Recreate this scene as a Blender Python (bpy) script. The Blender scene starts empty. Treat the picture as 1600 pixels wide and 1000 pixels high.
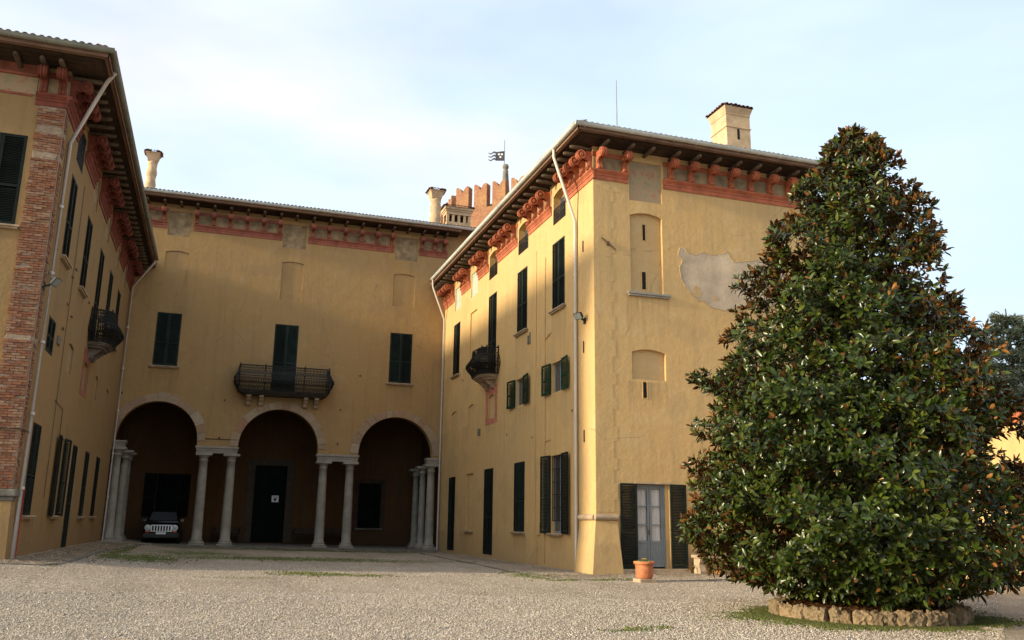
import bpy, bmesh, math, random
import numpy as np
from math import sin, cos, pi, radians, sqrt, atan2, tan
from mathutils import Matrix, Vector
random.seed(7)
rng = np.random.default_rng(7)
S = bpy.context.scene
COL = S.collection

# ---------------------------------------------------------------- camera
cam_d = bpy.data.cameras.new('camera')
cam = bpy.data.objects.new('camera', cam_d)
COL.objects.link(cam)
RX, RY, RZ = (0.94724441, 0.08456167, 0.30915586), (-0.3202659, 0.21192063, 0.92331977), (0.01256095, -0.97362158, 0.22782285)
cam.matrix_world = Matrix(((RX[0], -RX[1], -RX[2], 0), (RY[0], -RY[1], -RY[2], 0), (RZ[0], -RZ[1], -RZ[2], 1.6), (0, 0, 0, 1)))
cam_d.lens = 1355 / 1600 * 36
cam_d.sensor_width = 36
cam_d.clip_start = 0.1
cam_d.clip_end = 3000
S.camera = cam

# ---------------------------------------------------------------- light
SUN_EL, SUN_AZ = radians(13), radians(85.5)       # azimuth from -Y towards -X
sv = Vector((-sin(SUN_AZ) * cos(SUN_EL), -cos(SUN_AZ) * cos(SUN_EL), sin(SUN_EL)))
sd = bpy.data.lights.new('sun', 'SUN')
sd.energy = 5.0
sd.angle = radians(3.4)
sd.color = (1.0, 0.86, 0.60)
sun = bpy.data.objects.new('sun', sd)
COL.objects.link(sun)
sun.rotation_euler = (-sv).to_track_quat('-Z', 'Y').to_euler()
sun.location = (-40, -10, 40)

W = bpy.data.worlds.new('World')
S.world = W
W.use_nodes = True
wn, wl = W.node_tree.nodes, W.node_tree.links
wn.clear()
wo = wn.new('ShaderNodeOutputWorld')
sky = wn.new('ShaderNodeTexSky')
sky.sky_type = 'NISHITA'
sky.sun_disc = False
sky.sun_elevation = SUN_EL
sky.sun_rotation = atan2(sv.x, sv.y)
sky.air_density = 1.0
sky.dust_density = 1.5
bg = wn.new('ShaderNodeBackground')
bg.inputs[1].default_value = 0.15
wl.new(sky.outputs[0], bg.inputs[0])
# thin bright veil of high cloud in front of the blue
veil = wn.new('ShaderNodeBackground')
veil.inputs[0].default_value = (0.75, 0.90, 1.0, 1)
veil.inputs[1].default_value = 1.02
tc = wn.new('ShaderNodeTexCoord')
mp = wn.new('ShaderNodeMapping')
mp.inputs['Scale'].default_value = (1.0, 1.0, 3.0)
nz = wn.new('ShaderNodeTexNoise')
nz.inputs['Scale'].default_value = 1.6
nz.inputs['Detail'].default_value = 4
nz.inputs['Roughness'].default_value = 0.55
rp = wn.new('ShaderNodeMapRange')
rp.inputs[1].default_value = 0.35
rp.inputs[2].default_value = 0.72
rp.inputs[3].default_value = 0.66
rp.inputs[4].default_value = 0.95
mx = wn.new('ShaderNodeMixShader')
nz2 = wn.new('ShaderNodeTexNoise')
nz2.inputs['Scale'].default_value = 2.1
nz2.inputs['Detail'].default_value = 5
vm = wn.new('ShaderNodeMix'); vm.data_type = 'RGBA'
vm.inputs[6].default_value = (0.70, 0.85, 1.0, 1)
vm.inputs[7].default_value = (0.97, 0.95, 0.96, 1)
r2 = wn.new('ShaderNodeMapRange'); r2.inputs[1].default_value = 0.42; r2.inputs[2].default_value = 0.68
wl.new(mp.outputs[0], nz2.inputs['Vector']); wl.new(nz2.outputs[0], r2.inputs[0]); wl.new(r2.outputs[0], vm.inputs[0])
wl.new(vm.outputs[2], veil.inputs[0])
wl.new(tc.outputs['Generated'], mp.inputs[0])
wl.new(mp.outputs[0], nz.inputs['Vector'])
wl.new(nz.outputs[0], rp.inputs[0])
wl.new(rp.outputs[0], mx.inputs[0])
wl.new(bg.outputs[0], mx.inputs[1])
wl.new(veil.outputs[0], mx.inputs[2])
# the veil glows around the sun (forward scattering in thin cirrus)
au = wn.new('ShaderNodeVectorMath'); au.operation = 'DOT_PRODUCT'
au.inputs[1].default_value = sv
wl.new(tc.outputs['Generated'], au.inputs[0])
am = wn.new('ShaderNodeMath'); am.operation = 'MAXIMUM'; am.inputs[1].default_value = 0.0
wl.new(au.outputs['Value'], am.inputs[0])
ap_ = wn.new('ShaderNodeMath'); ap_.operation = 'POWER'; ap_.inputs[1].default_value = 7.0
wl.new(am.outputs[0], ap_.inputs[0])
ag = wn.new('ShaderNodeMath'); ag.operation = 'MULTIPLY'; ag.inputs[1].default_value = 2.2
wl.new(ap_.outputs[0], ag.inputs[0])
glow = wn.new('ShaderNodeBackground')
glow.inputs[0].default_value = (1.0, 0.86, 0.62, 1)
wl.new(ag.outputs[0], glow.inputs[1])
sm_ = wn.new('ShaderNodeAddShader')
wl.new(mx.outputs[0], sm_.inputs[0]); wl.new(glow.outputs[0], sm_.inputs[1])
wl.new(sm_.outputs[0], wo.inputs[0])

S.view_settings.view_transform = 'Standard'
S.view_settings.look = 'None'
S.view_settings.exposure = 0.38
S.view_settings.gamma = 1
S.view_settings.use_curve_mapping = False
S.render.engine = 'CYCLES'
S.cycles.max_bounces = 6
S.cycles.diffuse_bounces = 4

# ---------------------------------------------------------------- materials
def nt(name):
    m = bpy.data.materials.new(name)
    m.use_nodes = True
    n, l = m.node_tree.nodes, m.node_tree.links
    return m, n, l, n['Principled BSDF']

def noise(n, l, vec, scale, detail=5, rough=0.6):
    t = n.new('ShaderNodeTexNoise')
    t.inputs['Scale'].default_value = scale
    t.inputs['Detail'].default_value = detail
    t.inputs['Roughness'].default_value = rough
    l.new(vec, t.inputs['Vector'])
    return t.outputs[0]

def ramp(n, l, fac, stops):
    r = n.new('ShaderNodeValToRGB')
    e = r.color_ramp.elements
    e[0].position, e[0].color = stops[0][0], (*stops[0][1], 1)
    e[1].position, e[1].color = stops[-1][0], (*stops[-1][1], 1)
    for p, c in stops[1:-1]:
        k = e.new(p)
        k.color = (*c, 1)
    l.new(fac, r.inputs[0])
    return r.outputs[0]

def mixc(n, l, fac, a, b, mode='MIX'):
    m = n.new('ShaderNodeMix')
    m.data_type = 'RGBA'
    m.blend_type = mode
    if isinstance(fac, float): m.inputs[0].default_value = fac
    else: l.new(fac, m.inputs[0])
    for i, v in ((6, a), (7, b)):
        if isinstance(v, tuple): m.inputs[i].default_value = (*v, 1)
        else: l.new(v, m.inputs[i])
    return m.outputs[2]

def rng_node(n, l, val, a, b, c=0.0, d=1.0):
    r = n.new('ShaderNodeMapRange')
    for i, v in enumerate((a, b, c, d)): r.inputs[i + 1].default_value = v
    l.new(val, r.inputs[0])
    return r.outputs[0]

def bump(n, l, b, h, strength, dist, prev=None):
    k = n.new('ShaderNodeBump')
    k.inputs['Strength'].default_value = strength
    k.inputs['Distance'].default_value = dist
    l.new(h, k.inputs['Height'])
    if prev is not None: l.new(prev, k.inputs['Normal'])
    l.new(k.outputs[0], b.inputs['Normal'])
    return k.outputs[0]

def pos(n, l, scale=(1, 1, 1)):
    g = n.new('ShaderNodeNewGeometry')
    m = n.new('ShaderNodeMapping')
    m.inputs['Scale'].default_value = scale
    l.new(g.outputs['Position'], m.inputs[0])
    return m.outputs[0]

def mk(name, col, var=0.25, scale=3.0, rough=0.85, bs=0.3, bd=0.01, bscale=30.0, stretch=(1, 1, 1), metal=0.0, spec=0.3, island=0.0):
    m, n, l, b = nt(name)
    v = pos(n, l, stretch)
    f = noise(n, l, v, scale)
    d = tuple(c * (1 - var) for c in col)
    u = tuple(min(1, c * (1 + var)) for c in col)
    c = ramp(n, l, f, [(0.3, d), (0.7, u)])
    if island:
        g = n.new('ShaderNodeNewGeometry')
        k = rng_node(n, l, g.outputs['Random Per Island'], 0, 1, 1 - island, 1 + island)
        hs = n.new('ShaderNodeHueSaturation')
        l.new(k, hs.inputs['Value'])
        l.new(c, hs.inputs['Color'])
        c = hs.outputs[0]
    l.new(c, b.inputs['Base Color'])
    b.inputs['Roughness'].default_value = rough
    b.inputs['Metallic'].default_value = metal
    b.inputs['Specular IOR Level'].default_value = spec
    if bs: bump(n, l, b, noise(n, l, v, bscale, 4), bs, bd)
    return m

def plaster(name, base, warm, pale, dirt, sills=(), bays=()):
    m, n, l, b = nt(name)
    v = pos(n, l)
    big = noise(n, l, v, 0.22, 4, 0.6)
    mid = noise(n, l, v, 1.3, 6, 0.65)
    c = mixc(n, l, rng_node(n, l, big, 0.38, 0.62), base, warm)
    c = mixc(n, l, rng_node(n, l, mid, 0.52, 0.75, 0, 0.55), c, pale)
    # rain streaks running down the wall
    vs = pos(n, l, (2.2, 2.2, 0.13))
    st = noise(n, l, vs, 1.6, 5, 0.7)
    c = mixc(n, l, rng_node(n, l, st, 0.48, 0.74, 0, 0.55), c, dirt)
    # damp and splash zone at the foot of the wall
    g = n.new('ShaderNodeNewGeometry')
    sp = n.new('ShaderNodeSeparateXYZ')
    l.new(g.outputs['Position'], sp.inputs[0])
    ad = n.new('ShaderNodeMath'); ad.operation = 'MULTIPLY_ADD'
    ad.inputs[1].default_value = 1.6; ad.inputs[2].default_value = -0.8
    l.new(noise(n, l, v, 0.9, 5), ad.inputs[0])
    su = n.new('ShaderNodeMath'); su.operation = 'ADD'
    l.new(ad.outputs[0], su.inputs[0]); l.new(sp.outputs[2], su.inputs[1])
    c = mixc(n, l, rng_node(n, l, su.outputs[0], 0.0, 1.5, 0.75, 0.0), c, dirt)
    sm = noise(n, l, v, 5.5, 5, 0.6)
    ck = n.new('ShaderNodeTexVoronoi'); ck.feature = 'DISTANCE_TO_EDGE'; ck.inputs['Scale'].default_value = 0.33
    wv_ = n.new('ShaderNodeMix'); wv_.data_type = 'VECTOR'; wv_.inputs[0].default_value = 0.22
    nv = n.new('ShaderNodeTexNoise'); nv.inputs['Scale'].default_value = 1.5; nv.inputs['Detail'].default_value = 6; l.new(v, nv.inputs['Vector'])
    l.new(v, wv_.inputs[4]); l.new(nv.outputs['Color'], wv_.inputs[5]); l.new(wv_.outputs[1], ck.inputs['Vector'])
    cf = n.new('ShaderNodeMath'); cf.operation = 'MULTIPLY'
    l.new(rng_node(n, l, ck.outputs['Distance'], 0.0, 0.006, 0.5, 0.0), cf.inputs[0]); l.new(rng_node(n, l, mid, 0.5, 0.6), cf.inputs[1])
    c = mixc(n, l, cf.outputs[0], c, tuple(x * 0.35 for x in base))
    def band(src, lo, hi, soft):
        a_ = rng_node(n, l, src, lo - soft, lo, 0, 1); b_ = rng_node(n, l, src, hi, hi + 0.02, 1, 0)
        q_ = n.new('ShaderNodeMath'); q_.operation = 'MULTIPLY'; l.new(a_, q_.inputs[0]); l.new(b_, q_.inputs[1]); return q_.outputs[0]
    rows = None
    for zt, ln in sills:
        w_ = band(sp.outputs[2], zt - 0.12, zt, ln)
        if rows is None: rows = w_
        else:
            q_ = n.new('ShaderNodeMath'); q_.operation = 'MAXIMUM'; l.new(rows, q_.inputs[0]); l.new(w_, q_.inputs[1]); rows = q_.outputs[0]
    cols = None
    for ax, ph, per, hw_ in bays:
        m1 = n.new('ShaderNodeMath'); m1.operation = 'SUBTRACT'; m1.inputs[1].default_value = ph - per / 2; l.new(sp.outputs[ax], m1.inputs[0])
        m2 = n.new('ShaderNodeMath'); m2.operation = 'FLOORED_MODULO'; m2.inputs[1].default_value = per; l.new(m1.outputs[0], m2.inputs[0])
        w_ = band(m2.outputs[0], per / 2 - hw_, per / 2 + hw_, 0.05)
        if cols is None: cols = w_
        else:
            q_ = n.new('ShaderNodeMath'); q_.operation = 'MAXIMUM'; l.new(cols, q_.inputs[0]); l.new(w_, q_.inputs[1]); cols = q_.outputs[0]
    if rows is not None and cols is not None:
        drip = noise(n, l, pos(n, l, (4.5, 4.5, 0.2)), 2.0, 6, 0.75)
        q1 = n.new('ShaderNodeMath'); q1.operation = 'MULTIPLY'; l.new(rows, q1.inputs[0]); l.new(cols, q1.inputs[1])
        q2 = n.new('ShaderNodeMath'); q2.operation = 'MULTIPLY'; l.new(q1.outputs[0], q2.inputs[0]); l.new(rng_node(n, l, drip, 0.38, 0.66, 0, 0.5), q2.inputs[1])
        c = mixc(n, l, q2.outputs[0], c, tuple(x * 0.6 for x in dirt))
    c = mixc(n, l, rng_node(n, l, sm, 0.3, 0.7, 0.0, 0.16), c, tuple(x * 0.55 for x in base))
    # blotched repairs of a greyer mix
    rep = noise(n, l, v, 0.55, 3, 0.45)
    c = mixc(n, l, rng_node(n, l, rep, 0.60, 0.64, 0, 0.3), c, dirt)
    l.new(c, b.inputs['Base Color'])
    b.inputs['Roughness'].default_value = 0.92
    b.inputs['Specular IOR Level'].default_value = 0.15
    p = bump(n, l, b, mid, 0.35, 0.09)
    p = bump(n, l, b, noise(n, l, v, 7.0, 4), 0.35, 0.02, p)
    bump(n, l, b, noise(n, l, v, 60.0, 3), 0.3, 0.004, p)
    return m

def slope_col(name, cols, rough=0.8, bs=0.0, spec=0.2, scale=20, trans=0.0):
    """colour picked per separate piece"""
    m, n, l, b = nt(name)
    g = n.new('ShaderNodeNewGeometry')
    stops = [(i / (len(cols) - 1), c) for i, c in enumerate(cols)]
    c = ramp(n, l, g.outputs['Random Per Island'], stops)
    v = pos(n, l)
    f = noise(n, l, v, scale)
    c = mixc(n, l, rng_node(n, l, f, 0.35, 0.7, 0, 0.35), c, tuple(x * 0.5 for x in cols[0]))
    l.new(c, b.inputs['Base Color'])
    b.inputs['Roughness'].default_value = rough
    b.inputs['Specular IOR Level'].default_value = spec
    if bs: bump(n, l, b, f, bs, 0.01)
    if trans: b.inputs['Transmission Weight'].default_value = 0
    return m

def obj_col(name, cols, rough=0.85, scale=25, bs=0.5, bd=0.006, spec=0.2):
    """colour picked per object"""
    m, n, l, b = nt(name)
    o = n.new('ShaderNodeObjectInfo')
    stops = [(i / (len(cols) - 1), c) for i, c in enumerate(cols)]
    c = ramp(n, l, o.outputs['Random'], stops)
    v = pos(n, l)
    f = noise(n, l, v, scale)
    c = mixc(n, l, rng_node(n, l, f, 0.35, 0.7, 0, 0.45), c, tuple(x * 0.55 for x in cols[0]))
    l.new(c, b.inputs['Base Color'])
    b.inputs['Roughness'].default_value = rough
    b.inputs['Specular IOR Level'].default_value = spec
    bump(n, l, b, f, bs, bd)
    return m

BRICKS = [(0.21, 0.085, 0.045), (0.27, 0.11, 0.055), (0.20, 0.095, 0.06), (0.29, 0.145, 0.08), (0.30, 0.20, 0.13), (0.17, 0.075, 0.05), (0.26, 0.12, 0.065), (0.24, 0.16, 0.105)]
TILES = [(0.20, 0.09, 0.055), (0.13, 0.075, 0.055), (0.26, 0.13, 0.08), (0.09, 0.065, 0.05), (0.17, 0.12, 0.09)]
M = {}
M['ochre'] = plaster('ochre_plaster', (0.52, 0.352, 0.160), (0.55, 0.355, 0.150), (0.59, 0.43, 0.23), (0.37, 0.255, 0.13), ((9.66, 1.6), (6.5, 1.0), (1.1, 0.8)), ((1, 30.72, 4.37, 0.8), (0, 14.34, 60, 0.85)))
M['ochre_back_shade'] = plaster('shade_darkened_ochre_of_back_range', (0.345, 0.225, 0.100), (0.36, 0.225, 0.094), (0.39, 0.27, 0.147), (0.25, 0.166, 0.088), ((9.38, 1.6),), ((0, -3.04, 6.33, 0.75),))  # the back range's shade is darkened into its plaster colour
M['ochre_left_shade'] = plaster('shade_darkened_ochre_of_left_wing', (0.270, 0.177, 0.080), (0.285, 0.177, 0.075), (0.31, 0.216, 0.118), (0.20, 0.133, 0.071), ((9.48, 1.6), (1.55, 0.9)), ((1, 29.85, 3.8, 0.75),))  # darker copy of the ochre: the left wing's shade sits in the colour
M['niche'] = plaster('niche_plaster', (0.50, 0.34, 0.16), (0.50, 0.33, 0.15), (0.56, 0.42, 0.24), (0.38, 0.28, 0.16))
M['niche_shade'] = plaster('shade_darkened_niche_plaster', (0.30, 0.21, 0.115), (0.30, 0.20, 0.11), (0.34, 0.26, 0.16), (0.22, 0.17, 0.10))  # left wing niches: niche plaster with the wing's shade put into the colour
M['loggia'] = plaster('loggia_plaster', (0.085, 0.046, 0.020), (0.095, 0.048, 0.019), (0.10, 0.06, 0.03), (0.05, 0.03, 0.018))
M['bare'] = mk('bare_grey_render', (0.46, 0.36, 0.25), 0.28, 1.1, 0.95, 0.5, 0.02, 9)
M['terra_dark'] = mk('dark_red_terracotta', (0.17, 0.046, 0.028), 0.3, 2.5, 0.85, 0.4, 0.01, 18)
M['terra'] = mk('red_terracotta', (0.36, 0.108, 0.052), 0.3, 2.5, 0.8, 0.4, 0.01, 18)
M['terra_pale'] = mk('faded_terracotta', (0.25, 0.082, 0.052), 0.35, 2.2, 0.85, 0.4, 0.01, 18)
M['redpaint_shade'] = mk('shade_darkened_red_paint', (0.24, 0.085, 0.055), 0.3, 4, 0.9, 0.2, 0.004, 30)  # red surround paint darkened to carry the left wing's shade
M['redpaint'] = mk('faded_red_paint', (0.42, 0.15, 0.10), 0.3, 4, 0.9, 0.2, 0.004, 30)
M['stone'] = mk('pale_column_stone', (0.27, 0.245, 0.20), 0.22, 2.2, 0.75, 0.35, 0.008, 16)
M['loggia_stone'] = mk('shade_darkened_door_surround', (0.055, 0.042, 0.03), 0.3, 3, 0.9, 0.3, 0.01, 16)  # stone colour lowered to hold the shade inside the loggia
M['stone_warm'] = mk('worn_sill_stone', (0.36, 0.27, 0.18), 0.3, 3.0, 0.85, 0.4, 0.01, 20)
M['stone_dark'] = mk('weathered_grey_stone', (0.15, 0.135, 0.11), 0.4, 3.0, 0.9, 0.5, 0.012, 20)
M['wood_dark'] = mk('old_dark_timber', (0.045, 0.028, 0.018), 0.4, 2.0, 0.85, 0.4, 0.006, 30, (1, 1, 1))
M['wood_end'] = mk('weathered_beam', (0.10, 0.07, 0.045), 0.35, 5.0, 0.85, 0.4, 0.006, 30)
M['fascia'] = mk('brown_fascia_board', (0.16, 0.09, 0.055), 0.35, 2.0, 0.8, 0.3, 0.004, 24, (1, 0.3, 3))
M['balcony_stone'] = mk('dark_balcony_stone', (0.05, 0.045, 0.038), 0.4, 3.0, 0.9, 0.5, 0.012, 20)  # near-black stone tone for the back balcony slab
M['green_shade'] = mk('shade_darkened_green_paint', (0.005, 0.008, 0.007), 0.4, 2.5, 0.8, 0.15, 0.002, 40, spec=0.05)  # shutter green taken near black, loggia shade painted into it
M['green'] = mk('dark_green_shutter_paint', (0.011, 0.019, 0.016), 0.4, 2.5, 0.65, 0.15, 0.002, 40, spec=0.15)
M['green2'] = mk('fresh_green_shutter_paint', (0.010, 0.040, 0.020), 0.35, 3.0, 0.6, 0.15, 0.002, 40, spec=0.15)
M['grey_paint'] = mk('grey_blue_joinery', (0.17, 0.19, 0.20), 0.15, 3.0, 0.5, 0.1, 0.002, 40)
M['dark'] = mk('dark_interior', (0.012, 0.010, 0.008), 0.2, 2, 0.9, 0)
M['zinc'] = mk('grey_zinc_gutter', (0.50, 0.52, 0.50), 0.2, 1.2, 0.5, 0.2, 0.004, 6, metal=0.0, spec=0.4)
M['zinc_old'] = mk('dull_green_grey_gutter', (0.20, 0.20, 0.165), 0.25, 1.2, 0.6, 0.2, 0.004, 6, spec=0.3)
M['pipe'] = mk('white_grey_downpipe', (0.52, 0.47, 0.42), 0.15, 1.0, 0.5, 0.15, 0.003, 10, (1, 1, 0.5), spec=0.4)
M['iron'] = mk('wrought_iron', (0.018, 0.018, 0.017), 0.4, 8, 0.55, 0.3, 0.003, 40, metal=0.5)
M['mortar'] = mk('lime_mortar', (0.27, 0.20, 0.14), 0.25, 8, 0.95, 0.5, 0.01, 40)
M['brick'] = obj_col('old_brick', BRICKS)
M['brick_stuff'] = slope_col('old_brick_upper', BRICKS, 0.9, 0.5)
M['tile'] = slope_col('roof_tile_clay', TILES, 0.9, 0.4)
M['tile_obj'] = obj_col('roof_tile_clay_single', TILES)
M['voussoir'] = obj_col('arch_stone', [(0.33, 0.215, 0.125), (0.36, 0.275, 0.19), (0.38, 0.28, 0.18), (0.30, 0.25, 0.18), (0.36, 0.20, 0.12), (0.42, 0.35, 0.25)], 0.85, 8)
M['chim'] = mk('chimney_plaster', (0.48, 0.345, 0.21), 0.25, 1.8, 0.9, 0.5, 0.02, 8)
M['fresco'] = None
M['bark'] = mk('grey_brown_bark', (0.09, 0.065, 0.045), 0.35, 10, 0.9, 0.6, 0.02, 25)
M['soil'] = mk('dark_leaf_mould', (0.06, 0.028, 0.016), 0.5, 12, 0.95, 0.8, 0.03, 30)
M['curtain'] = mk('white_net_curtain', (0.60, 0.56, 0.52), 0.12, 6, 0.8, 0.5, 0.02, 5, (6, 6, 0.4))
M['pot'] = mk('orange_terracotta_pot', (0.48, 0.17, 0.075), 0.3, 6, 0.75, 0.2, 0.004, 30)
M['lamp_body'] = mk('black_lamp_housing', (0.02, 0.02, 0.019), 0.2, 8, 0.5, 0.1, 0.002, 30)
M['redpipe'] = mk('red_conduit', (0.45, 0.06, 0.03), 0.2, 8, 0.5, 0)
M['slate'] = mk('dark_tower_roof', (0.05, 0.055, 0.065), 0.3, 3, 0.8, 0.3, 0.01, 20)

def glassy(name, col, rough=0.08, spec=0.6):
    m, n, l, b = nt(name)
    b.inputs['Base Color'].default_value = (*col, 1)
    b.inputs['Roughness'].default_value = rough
    b.inputs['Specular IOR Level'].default_value = spec
    return m
M['glass'] = glassy('dark_window_glass', (0.05, 0.055, 0.06))
M['lamp_glass'] = glassy('lamp_glass', (0.25, 0.27, 0.27), 0.15)
M['car'] = glassy('black_car_paint', (0.006, 0.007, 0.008), 0.12, 0.6)
M['rubber'] = glassy('tyre_rubber', (0.012, 0.012, 0.012), 0.8, 0.2)
M['headlamp'] = glassy('headlamp_glass', (0.35, 0.42, 0.42), 0.1, 0.8)
M['white'] = glassy('white_plate', (0.7, 0.7, 0.7), 0.5, 0.3)
mc = glassy('chrome', (0.5, 0.5, 0.5), 0.3, 0.5)
mc.node_tree.nodes['Principled BSDF'].inputs['Metallic'].default_value = 1
M['chrome'] = mc
M['amber'] = glassy('amber_lens', (0.5, 0.09, 0.03), 0.2, 0.5)

# faded wall painting: grey green over rust washes, damaged
m, n, l, b = nt('faded_wall_painting')
v = pos(n, l)
a = noise(n, l, v, 2.6, 5, 0.65)
c = ramp(n, l, a, [(0.3, (0.20, 0.17, 0.11)), (0.45, (0.30, 0.23, 0.135)), (0.55, (0.34, 0.225, 0.13)), (0.63, (0.30, 0.15, 0.08)), (0.75, (0.42, 0.36, 0.28))])
l.new(c, b.inputs['Base Color']); b.inputs['Roughness'].default_value = 0.95
bump(n, l, b, noise(n, l, v, 12), 0.3, 0.01)
M['fresco'] = m
M['fresco_shade'] = mk('shade_darkened_wall_painting', (0.25, 0.18, 0.10), 0.45, 2.4, 0.95, 0.3, 0.01, 12)  # painting darkened for shade on the back and left wings; frieze panels share it
m, n, l, b = nt('pale_blue_grey_wall_painting')
v = pos(n, l)
a = noise(n, l, v, 2.2, 5, 0.65)
c = ramp(n, l, a, [(0.3, (0.26, 0.32, 0.27)), (0.5, (0.36, 0.39, 0.31)), (0.7, (0.44, 0.40, 0.28))])
l.new(c, b.inputs['Base Color']); b.inputs['Roughness'].default_value = 0.95
M['fresco_pale'] = m
# brickwork of the far tower
m, n, l, b = nt('tower_brickwork')
g = n.new('ShaderNodeTexCoord')
bt = n.new('ShaderNodeTexBrick')
bt.inputs['Scale'].default_value = 1.0
bt.inputs['Brick Width'].default_value = 0.26
bt.inputs['Row Height'].default_value = 0.085
bt.inputs['Mortar Size'].default_value = 0.012
bt.inputs['Color1'].default_value = (0.34, 0.125, 0.05, 1)
bt.inputs['Color2'].default_value = (0.19, 0.065, 0.03, 1)
bt.inputs['Mortar'].default_value = (0.30, 0.2, 0.13, 1)
cx = n.new('ShaderNodeSeparateXYZ'); l.new(pos(n, l), cx.inputs[0])
sb = n.new('ShaderNodeMath'); sb.operation = 'SUBTRACT'
l.new(cx.outputs[0], sb.inputs[0]); l.new(cx.outputs[1], sb.inputs[1])
cm = n.new('ShaderNodeCombineXYZ'); l.new(sb.outputs[0], cm.inputs[0]); l.new(cx.outputs[2], cm.inputs[1])
l.new(cm.outputs[0], bt.inputs['Vector'])
c = mixc(n, l, rng_node(n, l, noise(n, l, pos(n, l), 0.9, 5), 0.42, 0.62, 0, 0.55), bt.outputs[0], (0.36, 0.21, 0.09))
c = mixc(n, l, rng_node(n, l, noise(n, l, pos(n, l), 5.0, 4), 0.45, 0.7, 0, 0.5), c, (0.13, 0.05, 0.03))
l.new(c, b.inputs['Base Color']); b.inputs['Roughness'].default_value = 0.95
bump(n, l, b, bt.outputs[1], -0.4, 0.02)
M['tower'] = m
# gravel ground
m, n, l, b = nt('gravel_ground')
v = pos(n, l)
vo = n.new('ShaderNodeTexVoronoi'); vo.inputs['Scale'].default_value = 42; l.new(v, vo.inputs['Vector'])
hs = n.new('ShaderNodeSeparateColor'); l.new(vo.outputs['Color'], hs.inputs[0])
c = ramp(n, l, hs.outputs[0], [(0.0, (0.20, 0.16, 0.12)), (0.35, (0.37, 0.30, 0.225)), (0.7, (0.50, 0.41, 0.32)), (1.0, (0.66, 0.57, 0.46))])
big = noise(n, l, v, 0.35, 5, 0.6)
c = mixc(n, l, rng_node(n, l, big, 0.42, 0.68, 0, 0.5), c, (0.27, 0.205, 0.145))
rut = noise(n, l, pos(n, l, (0.9, 0.16, 1)), 0.9, 3, 0.5)
c = mixc(n, l, rng_node(n, l, rut, 0.5, 0.62, 0, 0.3), c, (0.23, 0.185, 0.14))
# moss that has crept into the gravel, in blotches near the buildings and the planter
sp = n.new('ShaderNodeSeparateXYZ'); l.new(v, sp.inputs[0])
def blob(cx_, cy_, rx_, ry_):
    sx = n.new('ShaderNodeMath'); sx.operation = 'SUBTRACT'; sx.inputs[1].default_value = cx_; l.new(sp.outputs[0], sx.inputs[0])
    sy = n.new('ShaderNodeMath'); sy.operation = 'SUBTRACT'; sy.inputs[1].default_value = cy_; l.new(sp.outputs[1], sy.inputs[0])
    dx = n.new('ShaderNodeMath'); dx.operation = 'DIVIDE'; dx.inputs[1].default_value = rx_; l.new(sx.outputs[0], dx.inputs[0])
    dy = n.new('ShaderNodeMath'); dy.operation = 'DIVIDE'; dy.inputs[1].default_value = ry_; l.new(sy.outputs[0], dy.inputs[0])
    cc = n.new('ShaderNodeCombineXYZ'); l.new(dx.outputs[0], cc.inputs[0]); l.new(dy.outputs[0], cc.inputs[1])
    ln = n.new('ShaderNodeVectorMath'); ln.operation = 'LENGTH'; l.new(cc.outputs[0], ln.inputs[0])
    return rng_node(n, l, ln.outputs['Value'], 0.35, 1.1, 1, 0)
tot = None
for q in ((-2.2, 32.6, 1.5, 2.8), (2.7, 26.2, 1.3, 1.3), (4.0, 25.6, 1.3, 0.8), (3.0, 36, 7, 2.2), (9.6, 26.6, 0.8, 2.2), (4.6, 46.6, 9, 1.2), (-0.5, 40, 2.2, 3.5), (0.6, 23.9, 1.2, 0.4), (11, 24.5, 1.6, 0.5)):
    k = blob(*q)
    if tot is None: tot = k
    else:
        mm = n.new('ShaderNodeMath'); mm.operation = 'MAXIMUM'; l.new(tot, mm.inputs[0]); l.new(k, mm.inputs[1]); tot = mm.outputs[0]
mul = n.new('ShaderNodeMath'); mul.operation = 'MULTIPLY'
l.new(tot, mul.inputs[0]); l.new(rng_node(n, l, noise(n, l, v, 2.4, 7, 0.75), 0.36, 0.54, 0.0, 1.0), mul.inputs[1])
c = mixc(n, l, mul.outputs[0], c, (0.09, 0.13, 0.02))
l.new(c, b.inputs['Base Color']); b.inputs['Roughness'].default_value = 0.95; b.inputs['Specular IOR Level'].default_value = 0.15
p = bump(n, l, b, vo.outputs['Distance'], 0.9, 0.03)
bump(n, l, b, noise(n, l, v, 3.0, 5), 0.5, 0.06, p)
M['gravel'] = m
M['pebble'] = slope_col('gravel_stone', [(0.15, 0.125, 0.10), (0.34, 0.28, 0.22), (0.47, 0.395, 0.32), (0.27, 0.245, 0.22), (0.60, 0.53, 0.44), (0.40, 0.30, 0.215), (0.70, 0.64, 0.56)], 0.85, 0, 0.25)
M['litter'] = slope_col('dry_leaf_litter', [(0.30, 0.19, 0.09), (0.45, 0.34, 0.20), (0.20, 0.11, 0.05), (0.52, 0.42, 0.28), (0.28, 0.20, 0.13)], 0.85)
M['moss'] = slope_col('moss_green', [(0.07, 0.10, 0.02), (0.12, 0.15, 0.03), (0.19, 0.18, 0.06), (0.06, 0.08, 0.02), (0.16, 0.12, 0.06)], 0.9)
M['tufa'] = obj_col('rough_tufa_stone', [(0.17, 0.12, 0.065), (0.29, 0.205, 0.12), (0.22, 0.165, 0.10), (0.13, 0.095, 0.055)], 0.95, 22, 1.0, 0.03)
M['leaf_top'] = slope_col('magnolia_leaf_gloss', [(0.010, 0.021, 0.003), (0.020, 0.040, 0.005), (0.042, 0.068, 0.008), (0.012, 0.025, 0.003), (0.085, 0.105, 0.014), (0.024, 0.040, 0.005)], 0.29, 0, 0.30, 6)
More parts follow.
